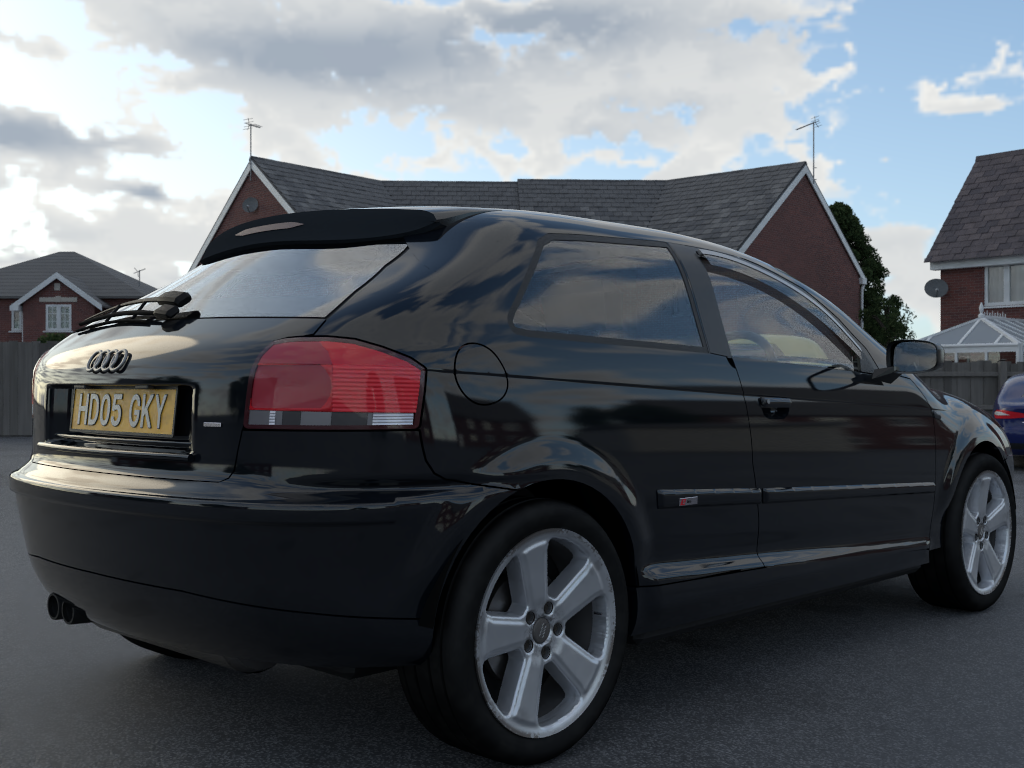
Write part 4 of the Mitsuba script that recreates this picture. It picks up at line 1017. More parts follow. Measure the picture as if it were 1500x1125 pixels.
# roof spoiler
ny, sp = 81, []
for y in np.linspace(-.545, .545, ny):
    e = math.sqrt(max(1 - max(0, (abs(y) - .490) / .0551) ** 2, 0))
    xt, zt = -.194 + .41 * y * y, 1.372 - .10 * y * y
    zb = 1.281 - .25 * y * y + 1.0 * y ** 4
    zm = (zt + zb) / 2 - .006
    zt, zb = zm + (zt - zm) * (.12 + .88 * e), zm + (zb - zm) * (.12 + .88 * e)
    pb = B.belt(B.unbelt(np.array([[-.24 + .5 * y * y, y, zb]])))[0]
    pb = pb + B.normal(pb[None])[0] * .004; pb[1] = y
    zf = min(B.deck(np.array([[.16, y]]))[0][2], 1.42)
    tip = np.array([xt - .012 * (1 - e), y, zt])
    front = np.array([.16, y, zf + .001])
    xm_ = (xt + .16) / 2
    mid = np.array([xm_, y, zt + (zf - zt) * .58 + .004])
    mid[2] = max(mid[2], B.deck(np.array([[max(xm_, -.08), y]]))[0][2] + .0015)
    out = np.array([-.003, 0, -.002])
    sec = [front, mid, tip + [.022, 0, .0030], tip + [.007, 0, .0005], tip + [.0, 0, -.006], tip + (pb - tip) * .25 + out, tip + (pb - tip) * .5 + out * 1.2, tip + (pb - tip) * .75 + out, pb + [-.004, 0, .006], pb + [.010, 0, -.004], np.array([.05, y, zb - .02])]
    sp.append(sec)
sp = np.array(sp); k = sp.shape[1]
f = np.array([q for i in range(ny - 1) for j in range(k) for q in ((i * k + j, i * k + (j + 1) % k, (i + 1) * k + (j + 1) % k), (i * k + j, (i + 1) * k + (j + 1) % k, (i + 1) * k + j))])
f = np.concatenate([f, [(0, j, j + 1) for j in range(1, k - 1)], [((ny - 1) * k, (ny - 1) * k + j + 1, (ny - 1) * k + j) for j in range(1, k - 1)]])
spoiler = 'parked_car__roof_spoiler'
scene['spoiler_plastic'] = two({'type': 'diffuse', 'reflectance': rgb(.020, .024, .029)})
loop = np.arange(len(f)) < (ny - 1) * k * 2
face_band = loop & np.isin((np.arange(len(f)) // 2) % k, (3, 4, 5, 6, 7, 8))
spm = trimesh.Trimesh(sp.reshape(-1, 3), f, process=False)
put(CAR, 'roof_spoiler', ply(trimesh.Trimesh(sp.reshape(-1, 3), f[~face_band], process=False), 'paint', smooth=38))
put(spoiler, 'rear_face', ply(trimesh.Trimesh(sp.reshape(-1, 3), f[face_band], process=False), 'spoiler_plastic', smooth=45))
i0, i1 = 28, 52
st = []
for i in range(i0, i1 + 1):
    t_, b_ = sp[i, 5], sp[i, 7]
    o = np.array([-.0035, 0, 0])
    taper = min(1, (min(i - i0, i1 - i) + .35) / 4)
    m_ = t_ + (b_ - t_) * .30
    st.append([m_ + (t_ - b_) * .20 * taper + o, m_ - (t_ - b_) * .20 * taper + o, m_ - (t_ - b_) * .20 * taper - o, m_ + (t_ - b_) * .20 * taper - o])
st = np.array(st); n_ = len(st)
f = np.concatenate([[(i * 4 + j, i * 4 + (j + 1) % 4, (i + 1) * 4 + (j + 1) % 4), (i * 4 + j, (i + 1) * 4 + (j + 1) % 4, (i + 1) * 4 + j)] for i in range(n_ - 1) for j in range(4)] + [[(0, 1, 2), (0, 2, 3), (n_ * 4 - 4, n_ * 4 - 2, n_ * 4 - 3), (n_ * 4 - 4, n_ * 4 - 1, n_ * 4 - 2)]])
scene['stop_lens'] = matte((.17, .125, .125), .6)
put(spoiler, 'stop_light', ply(trimesh.Trimesh(st.reshape(-1, 3), f, process=False), 'stop_lens'))

# number plate, four rings, script badge, lip under the plate
def on_belt(s, z, out=0.0):
    q = np.array([[s, z]]); p = B.belt(q)[0]; n = B.normal(p[None])[0]
    x = np.cross(UP, n); x /= np.linalg.norm(x)
    return mat4(p + n * out, x, np.cross(n, x), n)
pm = mat4(np.array([-.6610, -.024, .7850]), (0, -1, 0), np.array([.0125, 0, .1103]) / .111)
plate = put(CAR, 'number_plate', ply(moved(bx(-.26, .26, 0, .111, -.004, 0, .0012), pm), 'plate_yellow'))
x = -.222
for ch in 'HD05 GKY':
    if ch == ' ': x += .030; continue
    for dz, mat, grow in ((.0006, 'letter_edge', .0018), (.0016, 'letter_face', 0)):
        m = meshkit.text_mesh(ch, .079, .0012, bold=True)
        w0 = m.bounds[1][0] - m.bounds[0][0]
        m.apply_translation((-m.bounds[0][0], -m.bounds[0][1], 0))
        m.apply_scale([(.049 + 2 * grow) / w0, (.079 + 2 * grow) / (m.bounds[1][1] if m.bounds[1][1] else 1), 1])
        m.apply_translation((x - grow, .016 - grow, dz))
        kk = put(plate, 'letter' if grow == 0 else 'letter_edge', ply(moved(m, pm), mat))
    x += .060
fr = rounded([(-.264, -.004), (.264, -.004), (.264, .115), (-.264, .115)], .004).difference(sbox(-.257, .003, .257, .108))
put(plate, 'plate_rim', ply(moved(prism(fr, .003), pm @ T4(0, 0, -.001)), 'trim'))
ring = put(CAR, 'four_ring_emblem', ply(moved(bx(-.085, .085, -.004, .004, -.004, -.001), on_belt(0, .960, 0)), 'dark_metal'))
for i in range(4):
    m0 = on_belt((i - 1.5) * .0415, .960, .005)
    a = np.linspace(0, 2 * np.pi, 49)[:-1]; b = np.linspace(0, 2 * np.pi, 13)[:-1]
    tor = np.array([[(.0275 + .0048 * math.cos(t)) * math.cos(u), (.0275 + .0048 * math.cos(t)) * math.sin(u), .0040 * math.sin(t)] for u in a for t in b])
    f = np.array([q for i2 in range(48) for j in range(12) for q in (((i2 * 12 + j), ((i2 + 1) % 48 * 12 + j), ((i2 + 1) % 48 * 12 + (j + 1) % 12)), ((i2 * 12 + j), ((i2 + 1) % 48 * 12 + (j + 1) % 12), (i2 * 12 + (j + 1) % 12)))])
    put(ring, 'ring', ply(moved(trimesh.Trimesh(tor, f, process=False), m0), 'dark_metal', smooth=True))
mb = on_belt(.409, .8145, .0015)
sb = put(CAR, 'script_badge', ply(moved(bx(-.027, .027, -.0048, .0048, 0, .0022, .001), mb), 'chrome'))
lipm = []
for s in np.linspace(-.365, .365, 41):
    p = B.belt(np.array([[s, .733]]))[0]
    lipm.append(p + [-.010, 0, .006])
put(CAR, 'plate_lip', ply(tube(lipm, .0095, 14), 'paint', smooth=50))
lip2 = [np.array([p[0] + .030, p[1] * .95, .7680]) for p in lipm]
put(CAR, 'plate_lip', ply(tube(lip2, .0055, 12), 'paint', smooth=50))
for s in (-1, 1):
    put(CAR, 'plate_lamp', ply(bx(-.675, -.655, s * .16 - .03, s * .16 + .03, .893, .905, .003), 'lens_clear'))
b2 = on_belt(X(.548), .588, .0135)
sl = put(CAR, 'side_badge', ply(moved(bx(-.041, .041, -.0105, .0105, -.003, .0015, .001), b2), 'chrome'))
put(sl, 'red_field', ply(moved(hullm([(a, b, c) for a, b in ((-.038, -.008), (-.020, -.008), (-.013, .008), (-.031, .008)) for c in (.0016, .0022)]), b2), 'lens_red'))
t_ = meshkit.text_mesh('S', .010, .0006, bold=True); t_.apply_translation((-.030, -.005, .0024))
put(sl, 'letter', ply(moved(t_, b2), 'letter_face'))
t_ = meshkit.text_mesh('line', .0085, .0006); t_.apply_translation((-.008, -.004, .0017))
put(sl, 'lettering', ply(moved(t_, b2), 'letter_edge'))

# door handles, mirrors, side repeaters, wind deflectors
def chart_bar(poly, out, thick, sg, mat, parent, name, res=.006):
    return put(parent, name, lift(B, B.belt, side(poly, sg), mat, res=res, off=out, flange=thick, raise_=lambda q, e: .008 * np.clip(e / .012, 0, 1) ** .5))
doors = ['parked_car__door', 'parked_car__door_001']
def build_trim(sg):
    d = doors[0 if sg > 0 else 1]
    grip = rounded([(2.032, .8645), (2.200, .8605), (2.198, .843), (2.186, .832), (2.045, .834), (2.033, .842)], .007)
    hk = chart_bar(grip, .006, .022, sg, 'paint', d, 'handle')
    m = on_belt(2.052 * sg, .850, .0145)
    put(d, 'lock', ply(moved(cat(tube([(0, 0, 0), (0, 0, .003)], .0075, 16)), m), 'dark_metal', smooth=40))
    rep = rounded([(3.228, .806), (3.285, .800), (3.292, .785), (3.285, .772), (3.235, .778)], .007)
    put(CAR, 'side_repeater', lift(B, B.belt, side(rep, sg), 'lens_clear', res=.006, off=.002, flange=.006, raise_=ring_bulge(.006, .010)))
    # mirror
    y = -sg
    def blob(pts): return hullm([(a, b * y, c) for a, b, c in pts])
    oc = np.linspace(0, 2 * np.pi, 40, endpoint=False)
    def rr(w, h, e=4.2): return np.stack([np.sign(np.cos(oc)) * np.abs(np.cos(oc)) ** (2 / e) * w, np.sign(np.sin(oc)) * np.abs(np.sin(oc)) ** (2 / e) * h], 1)
    cy, cz, xm = .966, .9975, 1.700
    rows = []
    for dx, s in ((-.004, .99), (0, 1.0), (.02, 1.0), (.05, .965), (.08, .86), (.105, .66), (.118, .40), (.122, .05)):
        r_ = rr(.094, .058) * s
        rows.append(np.stack([np.full(40, xm + dx) - r_[:, 0] * .06, (cy + r_[:, 0] * 1.0 - .006 * (1 - s)) , cz + r_[:, 1] * np.where(r_[:, 0] > 0, 1 - .16 * (r_[:, 0] / .094), 1) + r_[:, 0] * .0], 1))
    inner = rr(.094, .058) * .90
    rim = np.stack([np.full(40, xm + .010) - inner[:, 0] * .06, cy + inner[:, 0], cz + inner[:, 1] * np.where(inner[:, 0] > 0, 1 - .16 * (inner[:, 0] / .094), 1)], 1)
    R_ = np.array([rim] + rows); R_[:, :, 1] *= y
    f = np.concatenate([[(i * 40 + j, i * 40 + (j + 1) % 40, (i + 1) * 40 + (j + 1) % 40), (i * 40 + j, (i + 1) * 40 + (j + 1) % 40, (i + 1) * 40 + j)] for i in range(len(R_) - 1) for j in range(40)])
    mk = put(CAR, 'door_mirror', ply(trimesh.Trimesh(R_.reshape(-1, 3), f, process=False), 'trim_gloss', smooth=40))
    gl_ = rim.copy(); gl_[:, 1] *= y; c = gl_.mean(0)
    gl_ = c + (gl_ - c) * .97 + [.006, 0, 0]; gl_[:, 0] += (gl_[:, 1] - c[1]) * y * -.06 + (gl_[:, 2] - c[2]) * .05; c = gl_.mean(0)
    put(mk, 'mirror_glass', ply(trimesh.Trimesh(np.vstack([gl_, c]), [(j, (j + 1) % 40, 40) for j in range(40)], process=False), 'mirror_silver'))
    put(mk, 'mirror_foot', ply(blob([(1.66, .842, .922), (1.80, .842, .905), (1.80, .842, .95), (1.68, .84, .955), (1.705, .90, .945), (1.78, .90, .945), (1.705, .90, .965), (1.78, .90, .968)]), 'trim_gloss', smooth=30))
    sail = Polygon([(2.700, .946), (2.815, .938), (2.775, 1.006), (2.745, 1.030)])
    panel('mirror_sail', side(sail, sg), 'trim', parent=mk, res=.01, off=.006, flange=.012)
    # wind deflector over the window
    top_e = [(1.948, 1.300), (2.081, 1.294), (2.266, 1.257), (2.469, 1.192), (2.648, 1.100), (2.745, 1.02)]
    low_e = [(1.962, 1.258), (2.081, 1.248), (2.266, 1.208), (2.455, 1.142), (2.620, 1.060), (2.725, .985)]
    c1 = CubicSpline([p[0] for p in top_e], [p[1] for p in top_e]); c2 = CubicSpline([p[0] for p in low_e], [p[1] for p in low_e])
    u1, u2 = np.linspace(1.948, 2.745, 40), np.linspace(2.725, 1.962, 40)
    dfp = Polygon(list(zip(u1, c1(u1))) + list(zip(u2, c2(u2)))).buffer(0)
    put(d, 'wind_deflector', lift(B, B.belt, side(dfp, sg), 'deflector_glass', res=.008, off=.010, flange=0, true=False))
    edge = Polygon(list(zip(u1, c1(u1) + .004)) + list(zip(u1[::-1], c1(u1[::-1]) - .010))).buffer(0)
    put(d, 'deflector_edge', lift(B, B.belt, side(edge, sg), 'badge_metal', res=.006, off=.012, flange=.012))
both(build_trim)

scene['wiper_black'] = two({'type': 'roughplastic', 'alpha': .4, 'int_ior': 1.25, 'diffuse_reflectance': rgb(.006, .006, .007)})
# rear wiper
def on_glass(y, z, out):
    p = B.belt(B.unbelt(np.array([[-.5, y, z]])))[0]
    return p + B.normal(p[None])[0] * out
def strap(path, w, t):
    """A flat bar lying over the glass: w wide, t thick, along (y, z, height) points."""
    rows = []
    P0 = np.array([on_glass(y, z, o) for y, z, o in path]); tg = np.gradient(P0, axis=0); tg /= np.linalg.norm(tg, axis=1, keepdims=True)
    w, t = np.broadcast_to(w, len(P0)), np.broadcast_to(t, len(P0))
    for i, p in enumerate(P0):
        n = B.normal(on_glass(path[i][0], path[i][1], 0)[None])[0]; n = n - tg[i] * (n @ tg[i]); n /= np.linalg.norm(n); s = np.cross(tg[i], n)
        rows.append([p + s * w[i] * a + n * t[i] * c for a, c in ((-.5, -.3), (-.5, .25), (-.3, .5), (.3, .5), (.5, .25), (.5, -.3), (.3, -.5), (-.3, -.5))])
    R_ = np.array(rows); k = 8; m = len(R_)
    f = [q for i in range(m - 1) for j in range(k) for q in ((i * k + j, i * k + (j + 1) % k, (i + 1) * k + (j + 1) % k), (i * k + j, (i + 1) * k + (j + 1) % k, (i + 1) * k + j))]
    f += [(0, j + 1, j) for j in range(1, k - 1)] + [((m - 1) * k, (m - 1) * k + j, (m - 1) * k + j + 1) for j in range(1, k - 1)]
    return trimesh.Trimesh(R_.reshape(-1, 3), f, process=False)
ys = np.linspace(0, 1, 20)
arm = [(-.02 + .60 * u, 1.098 + .014 * math.sin(u * 3.0) - .020 * u * u, .030 - .016 * u) for u in ys]
wiper = put(CAR, 'rear_wiper', ply(strap([(-.085, 1.096, .020), (-.075, 1.097, .026), (-.03, 1.099, .030), (.02, 1.101, .030), (.035, 1.102, .028)], [.040, .046, .046, .040, .026], [.020, .028, .028, .024, .016]), 'wiper_black', smooth=30))
put(wiper, 'wiper_arm', ply(strap(arm, np.interp(ys, [0, .3, 1], [.022, .016, .009]), np.interp(ys, [0, 1], [.010, .006])), 'wiper_black', smooth=30))
bld = [(.005 + .50 * u, 1.073 + .012 * math.sin(u * 3.0) - .012 * u * u, .016) for u in ys]
put(wiper, 'wiper_blade', ply(strap(bld, np.interp(ys, [0, .15, .85, 1], [.008, .015, .013, .007]), .010), 'rubber', smooth=30))
bl2 = [(.02 + .47 * u, 1.060 + .011 * math.sin(u * 3.0) - .010 * u * u, .006) for u in ys]
put(wiper, 'rubber_edge', ply(strap(bl2, .006, .008), 'rubber', smooth=30))
for y in (.13, .31): put(wiper, 'wiper_bridge', ply(tube([on_glass(y, 1.062 + .008, .008), on_glass(y + .006, 1.104, .024)], .0045, 8), 'wiper_black'))
put(wiper, 'pivot_cap', ply(strap([(-.100, 1.068, .012), (-.094, 1.068, .020), (-.05, 1.070, .024), (-.03, 1.072, .020), (-.022, 1.073, .012)], [.030, .040, .042, .038, .026], [.012, .020, .024, .022, .012]), 'wiper_black', smooth=30))

# exhaust, floor, cabin
for y in (.300, .388):
    put(CAR, 'exhaust_tip', ply(moved(lathe([(.030, 0), (.036, 0), (.037, .004), (.037, .20), (.030, .20), (.030, .01)], 28), mat4(np.array([-.640, y, .298]), (0, 0, 1), (1, 0, -.05))), 'black', smooth=40))
put(CAR, 'floor_pan', ply(bx(-.32, 3.3, -.50, .50, .19, .30, .02), 'black'))
put(CAR, 'floor_pan', ply(bx(.42, 2.15, -.80, .80, .20, .30, .02), 'black'))
put(CAR, 'silencer', ply(moved(lathe([(0, -.38), (.10, -.38), (.115, -.35), (.115, .35), (.10, .38), (0, .38)], 24), mat4(np.array([-.44, .05, .315]), (1, 0, 0), (0, 1, 0))), 'dark_metal', smooth=40))
put(CAR, 'boot_trim', ply(bx(-.50, .35, -.62, .62, .62, .90, .03), 'interior'))
put(CAR, 'dashboard', ply(hullm([(x, y, z) for y in (-.70, .70) for x, z in ((1.62, .62), (1.60, .84), (1.68, .93), (1.95, .945), (2.15, .93), (2.15, .55))]), 'interior', smooth=30))
def seat(y, x0, n):
    b = put(CAR, 'seat', ply(hullm([(x0 + a, y + c * w, z) for c in (-1, 1) for a, w, z in ((-.10, .25, .52), (.0, .26, .50), (-.34, .22, 1.02), (-.24, .20, 1.03), (-.20, .25, .56), (.42, .24, .44), (.42, .24, .56), (-.15, .25, .38))]), 'fabric', smooth=25), label=None)
    put(b, 'headrest', ply(hullm([(x0 - .33 + a, y + c * w, z) for c in (-1, 1) for a, w, z in ((-.03, .12, 1.07), (.05, .12, 1.07), (-.05, .13, 1.18), (.04, .13, 1.18), (-.03, .10, 1.22), (.02, .10, 1.22))]), 'fabric', smooth=25))
    put(b, 'headrest_post', ply(cat(*[tube([(x0 - .32, y + s * .06, .98), (x0 - .33, y + s * .06, 1.10)], .006, 8) for s in (-1, 1)]), 'chrome'))
seat(-.37, 1.02, 0); seat(.37, 1.02, 1)
put(CAR, 'rear_bench', ply(hullm([(a, y, z) for y in (-.6, .6) for a, z in ((-.02, .55), (.10, .50), (.30, .45), (.30, .55), (-.10, .95), (-.18, .95))]), 'fabric'))
a = np.linspace(0, 2 * np.pi, 49)
tilt = np.array([.35, 0, .94]); 
c = np.array([1.50, -.37, .92])
put(CAR, 'steering_wheel', ply(cat(tube([c + np.array([0, 1, 0]) * .18 * math.cos(t) + np.array([.40, 0, .917]) * .18 * math.sin(t) for t in a], .016, 10), tube([c + [.0, 0, 0], c + [.12, 0, -.05]], .05, 12), tube([c + [0, -.17, 0], c + [.02, 0, -.01], c + [0, .17, 0]], .018, 8)), 'trim', smooth=40))
# wheels
def rim_face():
    """The five spoke face in its own plane (x, y), outline and heights."""
    sp_ = []
    for k in range(5):
        a = math.radians(90 + 72 * k)
        q = [(-.037, .0), (.037, .0), (.037, .075), (.049, .19), (.062, .2265), (-.062, .2265), (-.049, .19), (-.037, .075)]
        sp_.append(affinity.rotate(Polygon(q), 72 * k, origin=(0, 0)))
    disc = Point(0, 0).buffer(.083, quad_segs=24)
    ring = Point(0, 0).buffer(.2455, quad_segs=40).difference(Point(0, 0).buffer(.2215, quad_segs=40))
    star = unary_union(sp_ + [disc, ring])
    star = star.buffer(.012, quad_segs=6).buffer(-.024, quad_segs=6).buffer(.012, quad_segs=6)
    holes = [Point(.056 * math.cos(math.radians(54 + 72 * k)), .056 * math.sin(math.radians(54 + 72 * k))).buffer(.0140, quad_segs=8) for k in range(5)]
    star = star.difference(unary_union(holes)).difference(Point(0, 0).buffer(.0315, quad_segs=12))
    return star, holes
STAR, HOLES = rim_face()
def face_mesh():
    q, tri, rings = mesh_of(STAR, .0042)
    r = np.hypot(q[:, 0], q[:, 1])
    h = np.interp(r, [0, .03, .07, .11, .16, .20, .225, .236, .2455], [-.026, -.026, -.0235, -.020, -.015, -.010, -.006, -.002, 0])
    a = (np.degrees(np.arctan2(q[:, 1], q[:, 0])) - 90 + 36) % 72 - 36
    w = np.abs(r * np.sin(np.radians(a)))
    edge = np.interp(r, [0, .075, .19, .2265], [.037, .037, .049, .062])
    plateau = sst(0, .012, edge - .009 - w) * sst(.05, .09, r) * (1 - sst(.208, .222, r))
    h = h + .0045 * plateau
    b = unary_union([STAR.boundary]); shapely.prepare(b)
    e = shapely.distance(b, shapely.points(q))
    h = h - .0045 * (1 - np.clip(e / .0055, 0, 1)) ** 2 * (r < .240)
    v = np.stack([q[:, 0], q[:, 1], h], 1)
    V, F = [v], [tri]; c = len(v)
    for rg in rings:
        depth = np.where(np.hypot(*q[rg].T) > .244, .012, np.where(np.hypot(*q[rg].T) < .0715, .020, .042))
        up = v[rg]; dn = up - np.stack([0 * depth, 0 * depth, depth], 1)
        ctr = q[rg].mean(0)
        if np.hypot(*ctr) > .09: dn[:, :2] += (ctr - q[rg]) * .08
        i = np.arange(len(rg)); j = (i + 1) % len(rg)
        F.append(np.concatenate([np.stack([i, i + len(rg), j + len(rg)], 1), np.stack([i, j + len(rg), j], 1)]) + c)
        V.append(np.vstack([up, dn])); c += 2 * len(rg)
    return trimesh.Trimesh(np.vstack(V), np.vstack(F), process=False)
FACE = face_mesh()
FACE.merge_vertices(digits_vertex=6)
def tyre_mesh():
    pr = [(.232, .085), (.240, .098), (.246, .1035), (.252, .1055), (.262, .1095), (.278, .1125), (.290, .1115), (.300, .107), (.3065, .099), (.3115, .091), (.3138, .080), (.3145, .072), (.308, .0705), (.308, .0635), (.3150, .062), (.3153, .030), (.3085, .029), (.3085, .021), (.3154, .020)]
    pr = pr + [(r, -y) for r, y in pr[::-1]]
    return lathe(pr, 120)
TYRE = tyre_mesh()
LIP = lathe([(.2455, -.001), (.2462, -.006), (.243, -.010), (.2345, -.014), (.2310, -.026)], 96)
BARREL = lathe([(.2310, -.026), (.2285, -.030), (.224, -.05), (.222, -.14), (.232, -.19), (.240, -.20)], 96)
def wheel(x, y_face, sg, spin, name='wheel'):
    m = mat4(np.array([x, y_face, .3155]), (math.cos(spin), 0, math.sin(spin)), (-math.sin(spin), 0, math.cos(spin)), (0, -1, 0)) if sg > 0 else mat4(np.array([x, y_face, .3155]), (-math.cos(spin), 0, math.sin(spin)), (math.sin(spin), 0, math.cos(spin)), (0, 1, 0))
    ml = m @ mat4((0, 0, 0), (1, 0, 0), (0, 0, 1), (0, -1, 0))                                   # lathes run along the wheel's own axis
    w = put(CAR, 'wheel', ply(moved(FACE, m), 'alloy', smooth=32), label='silver alloy wheel with scuffed rim and brake dust' if (sg > 0 and x < 1) else None)
    put(w, 'tyre', ply(moved(TYRE, ml @ T4(0, -.1085, 0)), 'rubber', smooth=40))
    put(w, 'barrel', ply(moved(BARREL, ml), 'alloy_barrel', smooth=35))
    put(w, 'outer_lip', ply(moved(LIP, ml), 'alloy', smooth=35))
    put(w, 'brake_disc', ply(moved(lathe([(.07, -.10), (.07, -.085), (.078, -.082), (.140, -.082), (.140, -.104), (.07, -.104)], 64), ml), 'disc_metal', smooth=40))
    put(w, 'back_plate', ply(moved(lathe([(0, -.13), (.2, -.13), (.215, -.14)], 48), ml), 'black', smooth=40))
    put(w, 'hub', ply(moved(lathe([(0, -.03), (.034, -.032), (.075, -.046), (.078, -.085), (.06, -.09)], 40), ml), 'alloy_inner', smooth=40))
    cm = m @ T4(0, 0, -.0285)
    cap = put(w, 'centre_cap', ply(moved(lathe([(0, .004), (.018, .0035), (.027, .002), (.0308, -.003), (.0308, -.012)], 40), m @ T4(0, 0, -.0285) @ mat4((0, 0, 0), (1, 0, 0), (0, 0, 1), (0, -1, 0))), 'cap_grey', smooth=40))
    rings_ = []
    for i in range(4):
        o = (i - 1.5) * .0078
        rings_.append(tube([(o + .0062 * math.cos(t), .0062 * math.sin(t), .0042) for t in np.linspace(0, 2 * np.pi, 25)], .0010, 6, cap=False))
    put(cap, 'cap_emblem', ply(moved(cat(*rings_), cm @ mat4((0, 0, 0), (.6, .8, 0), (-.8, .6, 0))), 'badge_metal'))
    for h in HOLES:
        c = h.centroid
        bm = m @ T4(c.x, c.y, -.040)
        bolt = cat(moved(lathe([(.0142, .016), (.0144, -.004), (.0, -.006)], 20), bm @ mat4((0, 0, 0), (1, 0, 0), (0, 0, 1), (0, -1, 0))), moved(hullm([(.0085 * math.cos(t), .0085 * math.sin(t), z) for t in np.arange(6) * math.pi / 3 for z in (-.004, .006)]), bm))
        put(w, 'wheel_bolt', ply(bolt, 'bolt_steel', smooth=30))
    put(w, 'valve', ply(tube([(m @ [.205 * math.cos(a_), .205 * math.sin(a_), z, 1])[:3] for a_ in (-spin + .06,) for z in (-.035, -.012)], [.004, .003], 8), 'badge_metal'))
    return w
scene['cap_grey'] = matte((.11, .10, .095), .5, metallic=.3)
scene['bolt_steel'] = matte((.05, .042, .036), .5, metallic=.5)
wheel(0, -.862, 1, math.radians(13)); wheel(2.578, -.872, 1, math.radians(-1))
wheel(0, .862, -1, .4); wheel(2.578, .872, -1, 1.0)

# ------------------------------------------------------------------ the two other cars
def other_car(label, dims, mat, place, tail, wins, name='parked_car', wheel_r=.32, res=.03):
    b = Body(**dims)
    k = thing(name, label, 'car', None)
    m = np.asarray(place)
    s_, z_, p_ = junction(b)
    def bj(s0, s1, z0): s = np.linspace(s0, s1, 200); return Polygon(list(zip(s, np.interp(np.abs(s), s_, z_))) + [(s1, z0), (s0, z0)])
    ar = []
    for xw in b.wheels:
        for sg in (1, -1):
            a = np.linspace(0, 2 * np.pi, 48, endpoint=False)
            q = b.unbelt(np.stack([xw + .345 * np.cos(a), np.full(48, -.86), b.wr + .345 * np.sin(a)], 1)); q[:, 0] *= sg
            ar.append(Polygon(q))
    ww = [(n, side(Polygon(p), sg), gm) for n, p, gm in wins for sg in ((1, -1) if n != 'rear_window' else (1,))]
    tl = [side(Polygon(p), sg) for p in [tail[0]] for sg in (1, -1)]
    body = bj(-b.S4, b.S4, .24).difference(unary_union(ar + [w[1].buffer(.004) for w in ww] + [t.buffer(.004) for t in tl]))
    def up(shape): return {**shape, 'to_world': T(m)}
    put(k, 'body', up(lift(b, b.belt, body, mat, res=res, flange=.03)))
    dk = Polygon([(x, y) for x, y, _ in p_] + [(x, -y) for x, y, _ in p_[::-1]]).buffer(0)
    put(k, 'roof', up(lift(b, b.deck, dk, mat, res=res, flange=0)))
    for n, po, gm in ww: put(k, n, up(lift(b, b.belt, po, gm, res=res * .6, flange=.01, off=-.003)))
    for i, po in enumerate(tl):
        t = put(k, 'tail_light', up(lift(b, b.belt, po, 'lens_red', res=.012, flange=.01, off=.002)))
        for nm, q, mt in tail[1]: put(t, nm, up(lift(b, b.belt, side(Polygon(q), 1 if i == 0 else -1), mt, res=.008, flange=.008, off=.008)))
    for (n, q, mt, off) in tail[2]:
        put(k, n, up(lift(b, b.belt, Polygon(q), mt, res=.015, flange=.012, off=off)))
    for xw in b.wheels:
        for sg in (1, -1):
            o = m @ mat4(np.array([xw, -sg * .865, b.wr]), (1, 0, 0), (0, -sg, 0), (0, 0, 1) if sg < 0 else (0, 0, 1))
            tw = put(k, 'wheel', ply(moved(lathe([(0, .0), (.05, .0), (.08, -.02), (.20, -.01), (.215, .0), (.225, -.02)], 40), o), 'galvanised', smooth=30))
            put(tw, 'tyre', ply(moved(lathe([(.215, -.005), (.23, .005), (.28, .008), (.315, -.01), (b.wr, -.03), (b.wr, -.19), (.22, -.2)], 40), o), 'rubber', smooth=40))
    put(k, 'cabin', ply(moved(bx(-.4, 3.1, -.62, .62, .22, .92, .05), m), 'black'))
    return k, b, m
FA = dict(side=HATCH['side'], plan=HATCH['plan'], front=HATCH['front'], crown=HATCH['crown'])
SALOON = dict(side=[(z, w + .045) for z, w in HATCH['side']], plan=HATCH['plan'], front=[(z, x + .15) for z, x in HATCH['front']], crown=HATCH['crown'],
    rear=[(.18, -.70), (.25, -.83), (.32, -.92), (.45, -.985), (.55, -1.0), (.62, -.985), (.66, -.955), (.75, -.945), (.88, -.965), (.95, -.995), (.985, -1.0), (1.0, -.98), (1.06, -.80), (1.12, -.66), (1.25, -.40), (1.36, -.1), (1.46, .3)],
    top=[(-1.2, .985), (-.9, 1.0), (-.62, 1.09), (-.3, 1.255), (0, 1.375), (.3, 1.44), (.8, 1.47), (1.2, 1.455), (1.5, 1.40), (1.9, 1.24), (2.3, 1.06), (2.45, 1.0), (2.8, .95), (3.2, .84), (3.5, .70)], wheels=(.12, 2.75), wr=.33, k_rear=((.9, .26), (1.1, .30)), plan_rear=.14)
pos = G(5.02, 11.9); hd = FWD * math.cos(.40) + RGT * math.sin(.40); lf = np.cross(UP, hd)
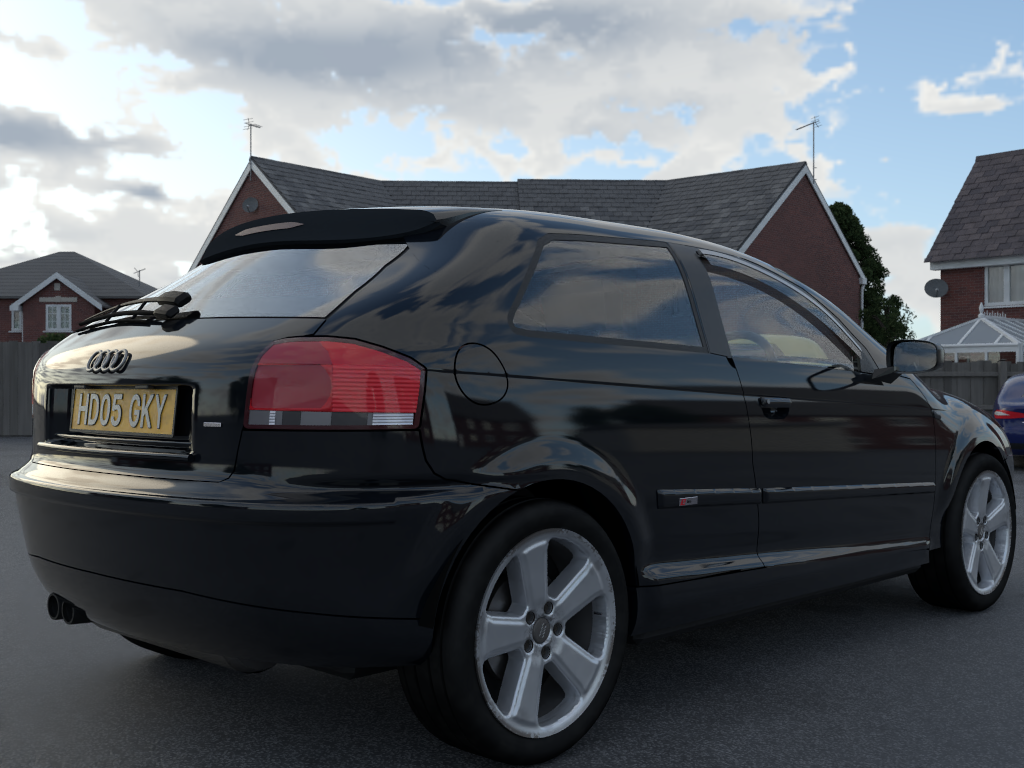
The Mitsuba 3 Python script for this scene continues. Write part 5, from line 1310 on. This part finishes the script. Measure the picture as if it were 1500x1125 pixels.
# local rear left corner sits at pos
o_ = pos + hd * .70 - lf * .62
Mb = mat4(o_, hd, lf, UP) @ np.diag([.77, .77, .71, 1])
bt = [(.34, .800), (.36, .835), (.55, .895), (.66, .895), (.74, .86), (.745, .80), (.70, .765), (.50, .775)]
other_car('dark blue saloon car at the right edge with red and white tail light', SALOON, 'blue_paint', Mb,
          (bt, [('white_lens', [(.50, .825), (.57, .868), (.66, .872), (.715, .850), (.71, .825), (.60, .815)], 'lens_white')],
           [('bumper_trim', [(-.85, .42), (.85, .42), (.85, .33), (-.85, .33)], 'trim', .004), ('boot_strip', [(-.42, .728), (.42, .728), (.42, .716), (-.42, .716)], 'chrome', .006), ('number_plate', [(-.26, .60), (.26, .60), (.26, .50), (-.26, .50)], 'plate_yellow', .006)]),
          [('rear_window', [(-.50, 1.09), (.50, 1.09), (.44, 1.27), (-.44, 1.27)], 'window_glass'), ('side_window', [(1.0, 1.05), (1.9, 1.04), (1.86, 1.33), (1.45, 1.33)], 'window_glass'), ('side_window', [(1.94, 1.04), (2.75, 1.0), (2.45, 1.2), (1.92, 1.33)], 'window_glass')])
scene['lens_white'] = gloss((.75, .74, .74), .05)
YEL = dict(side=HATCH['side'], plan=HATCH['plan'], front=HATCH['front'], crown=HATCH['crown'], crease=.918,
    rear=[(.18, -.44), (.25, -.57), (.33, -.64), (.5, -.68), (.66, -.68), (.72, -.665), (.90, -.655), (1.0, -.63), (1.1, -.58), (1.25, -.50), (1.36, -.42), (1.44, -.34), (1.50, -.2)],
    top=[(-.6, 1.44), (-.2, 1.468), (.4, 1.49), (.8, 1.488), (1.1, 1.47), (1.4, 1.41), (1.7, 1.29), (2.0, 1.15), (2.25, 1.04), (2.36, 1.0), (2.6, .96), (2.9, .89), (3.2, .78), (3.4, .65)])
hd2 = -RGT * math.cos(.12) + FWD * math.sin(.12); lf2 = np.cross(UP, hd2)
Mc = mat4(G(3.15, 13.6), hd2, lf2, UP)
other_car('pale yellow hatchback seen through the side windows of the black car', YEL, 'yellow_paint', Mc,
          ([(.50, .80), (.52, .98), (.66, .97), (.70, .80)], [('white_lens', [(.53, .85), (.64, .85), (.64, .88), (.53, .88)], 'lens_white')],
           [('number_plate', [(-.26, .60), (.26, .60), (.26, .50), (-.26, .50)], 'plate_yellow', .006), ('bumper_trim', [(-.8, .42), (.8, .42), (.8, .33), (-.8, .33)], 'trim', .004)]),
          [('rear_window', [(-.42, 1.02), (.42, 1.02), (.40, 1.27), (-.40, 1.27)], 'window_glass'), ('side_window', [(.98, 1.05), (1.80, 1.03), (1.80, 1.36), (1.20, 1.35)], 'window_glass'), ('side_window', [(1.86, 1.03), (2.72, 1.0), (2.40, 1.22), (1.86, 1.35)], 'window_glass')])
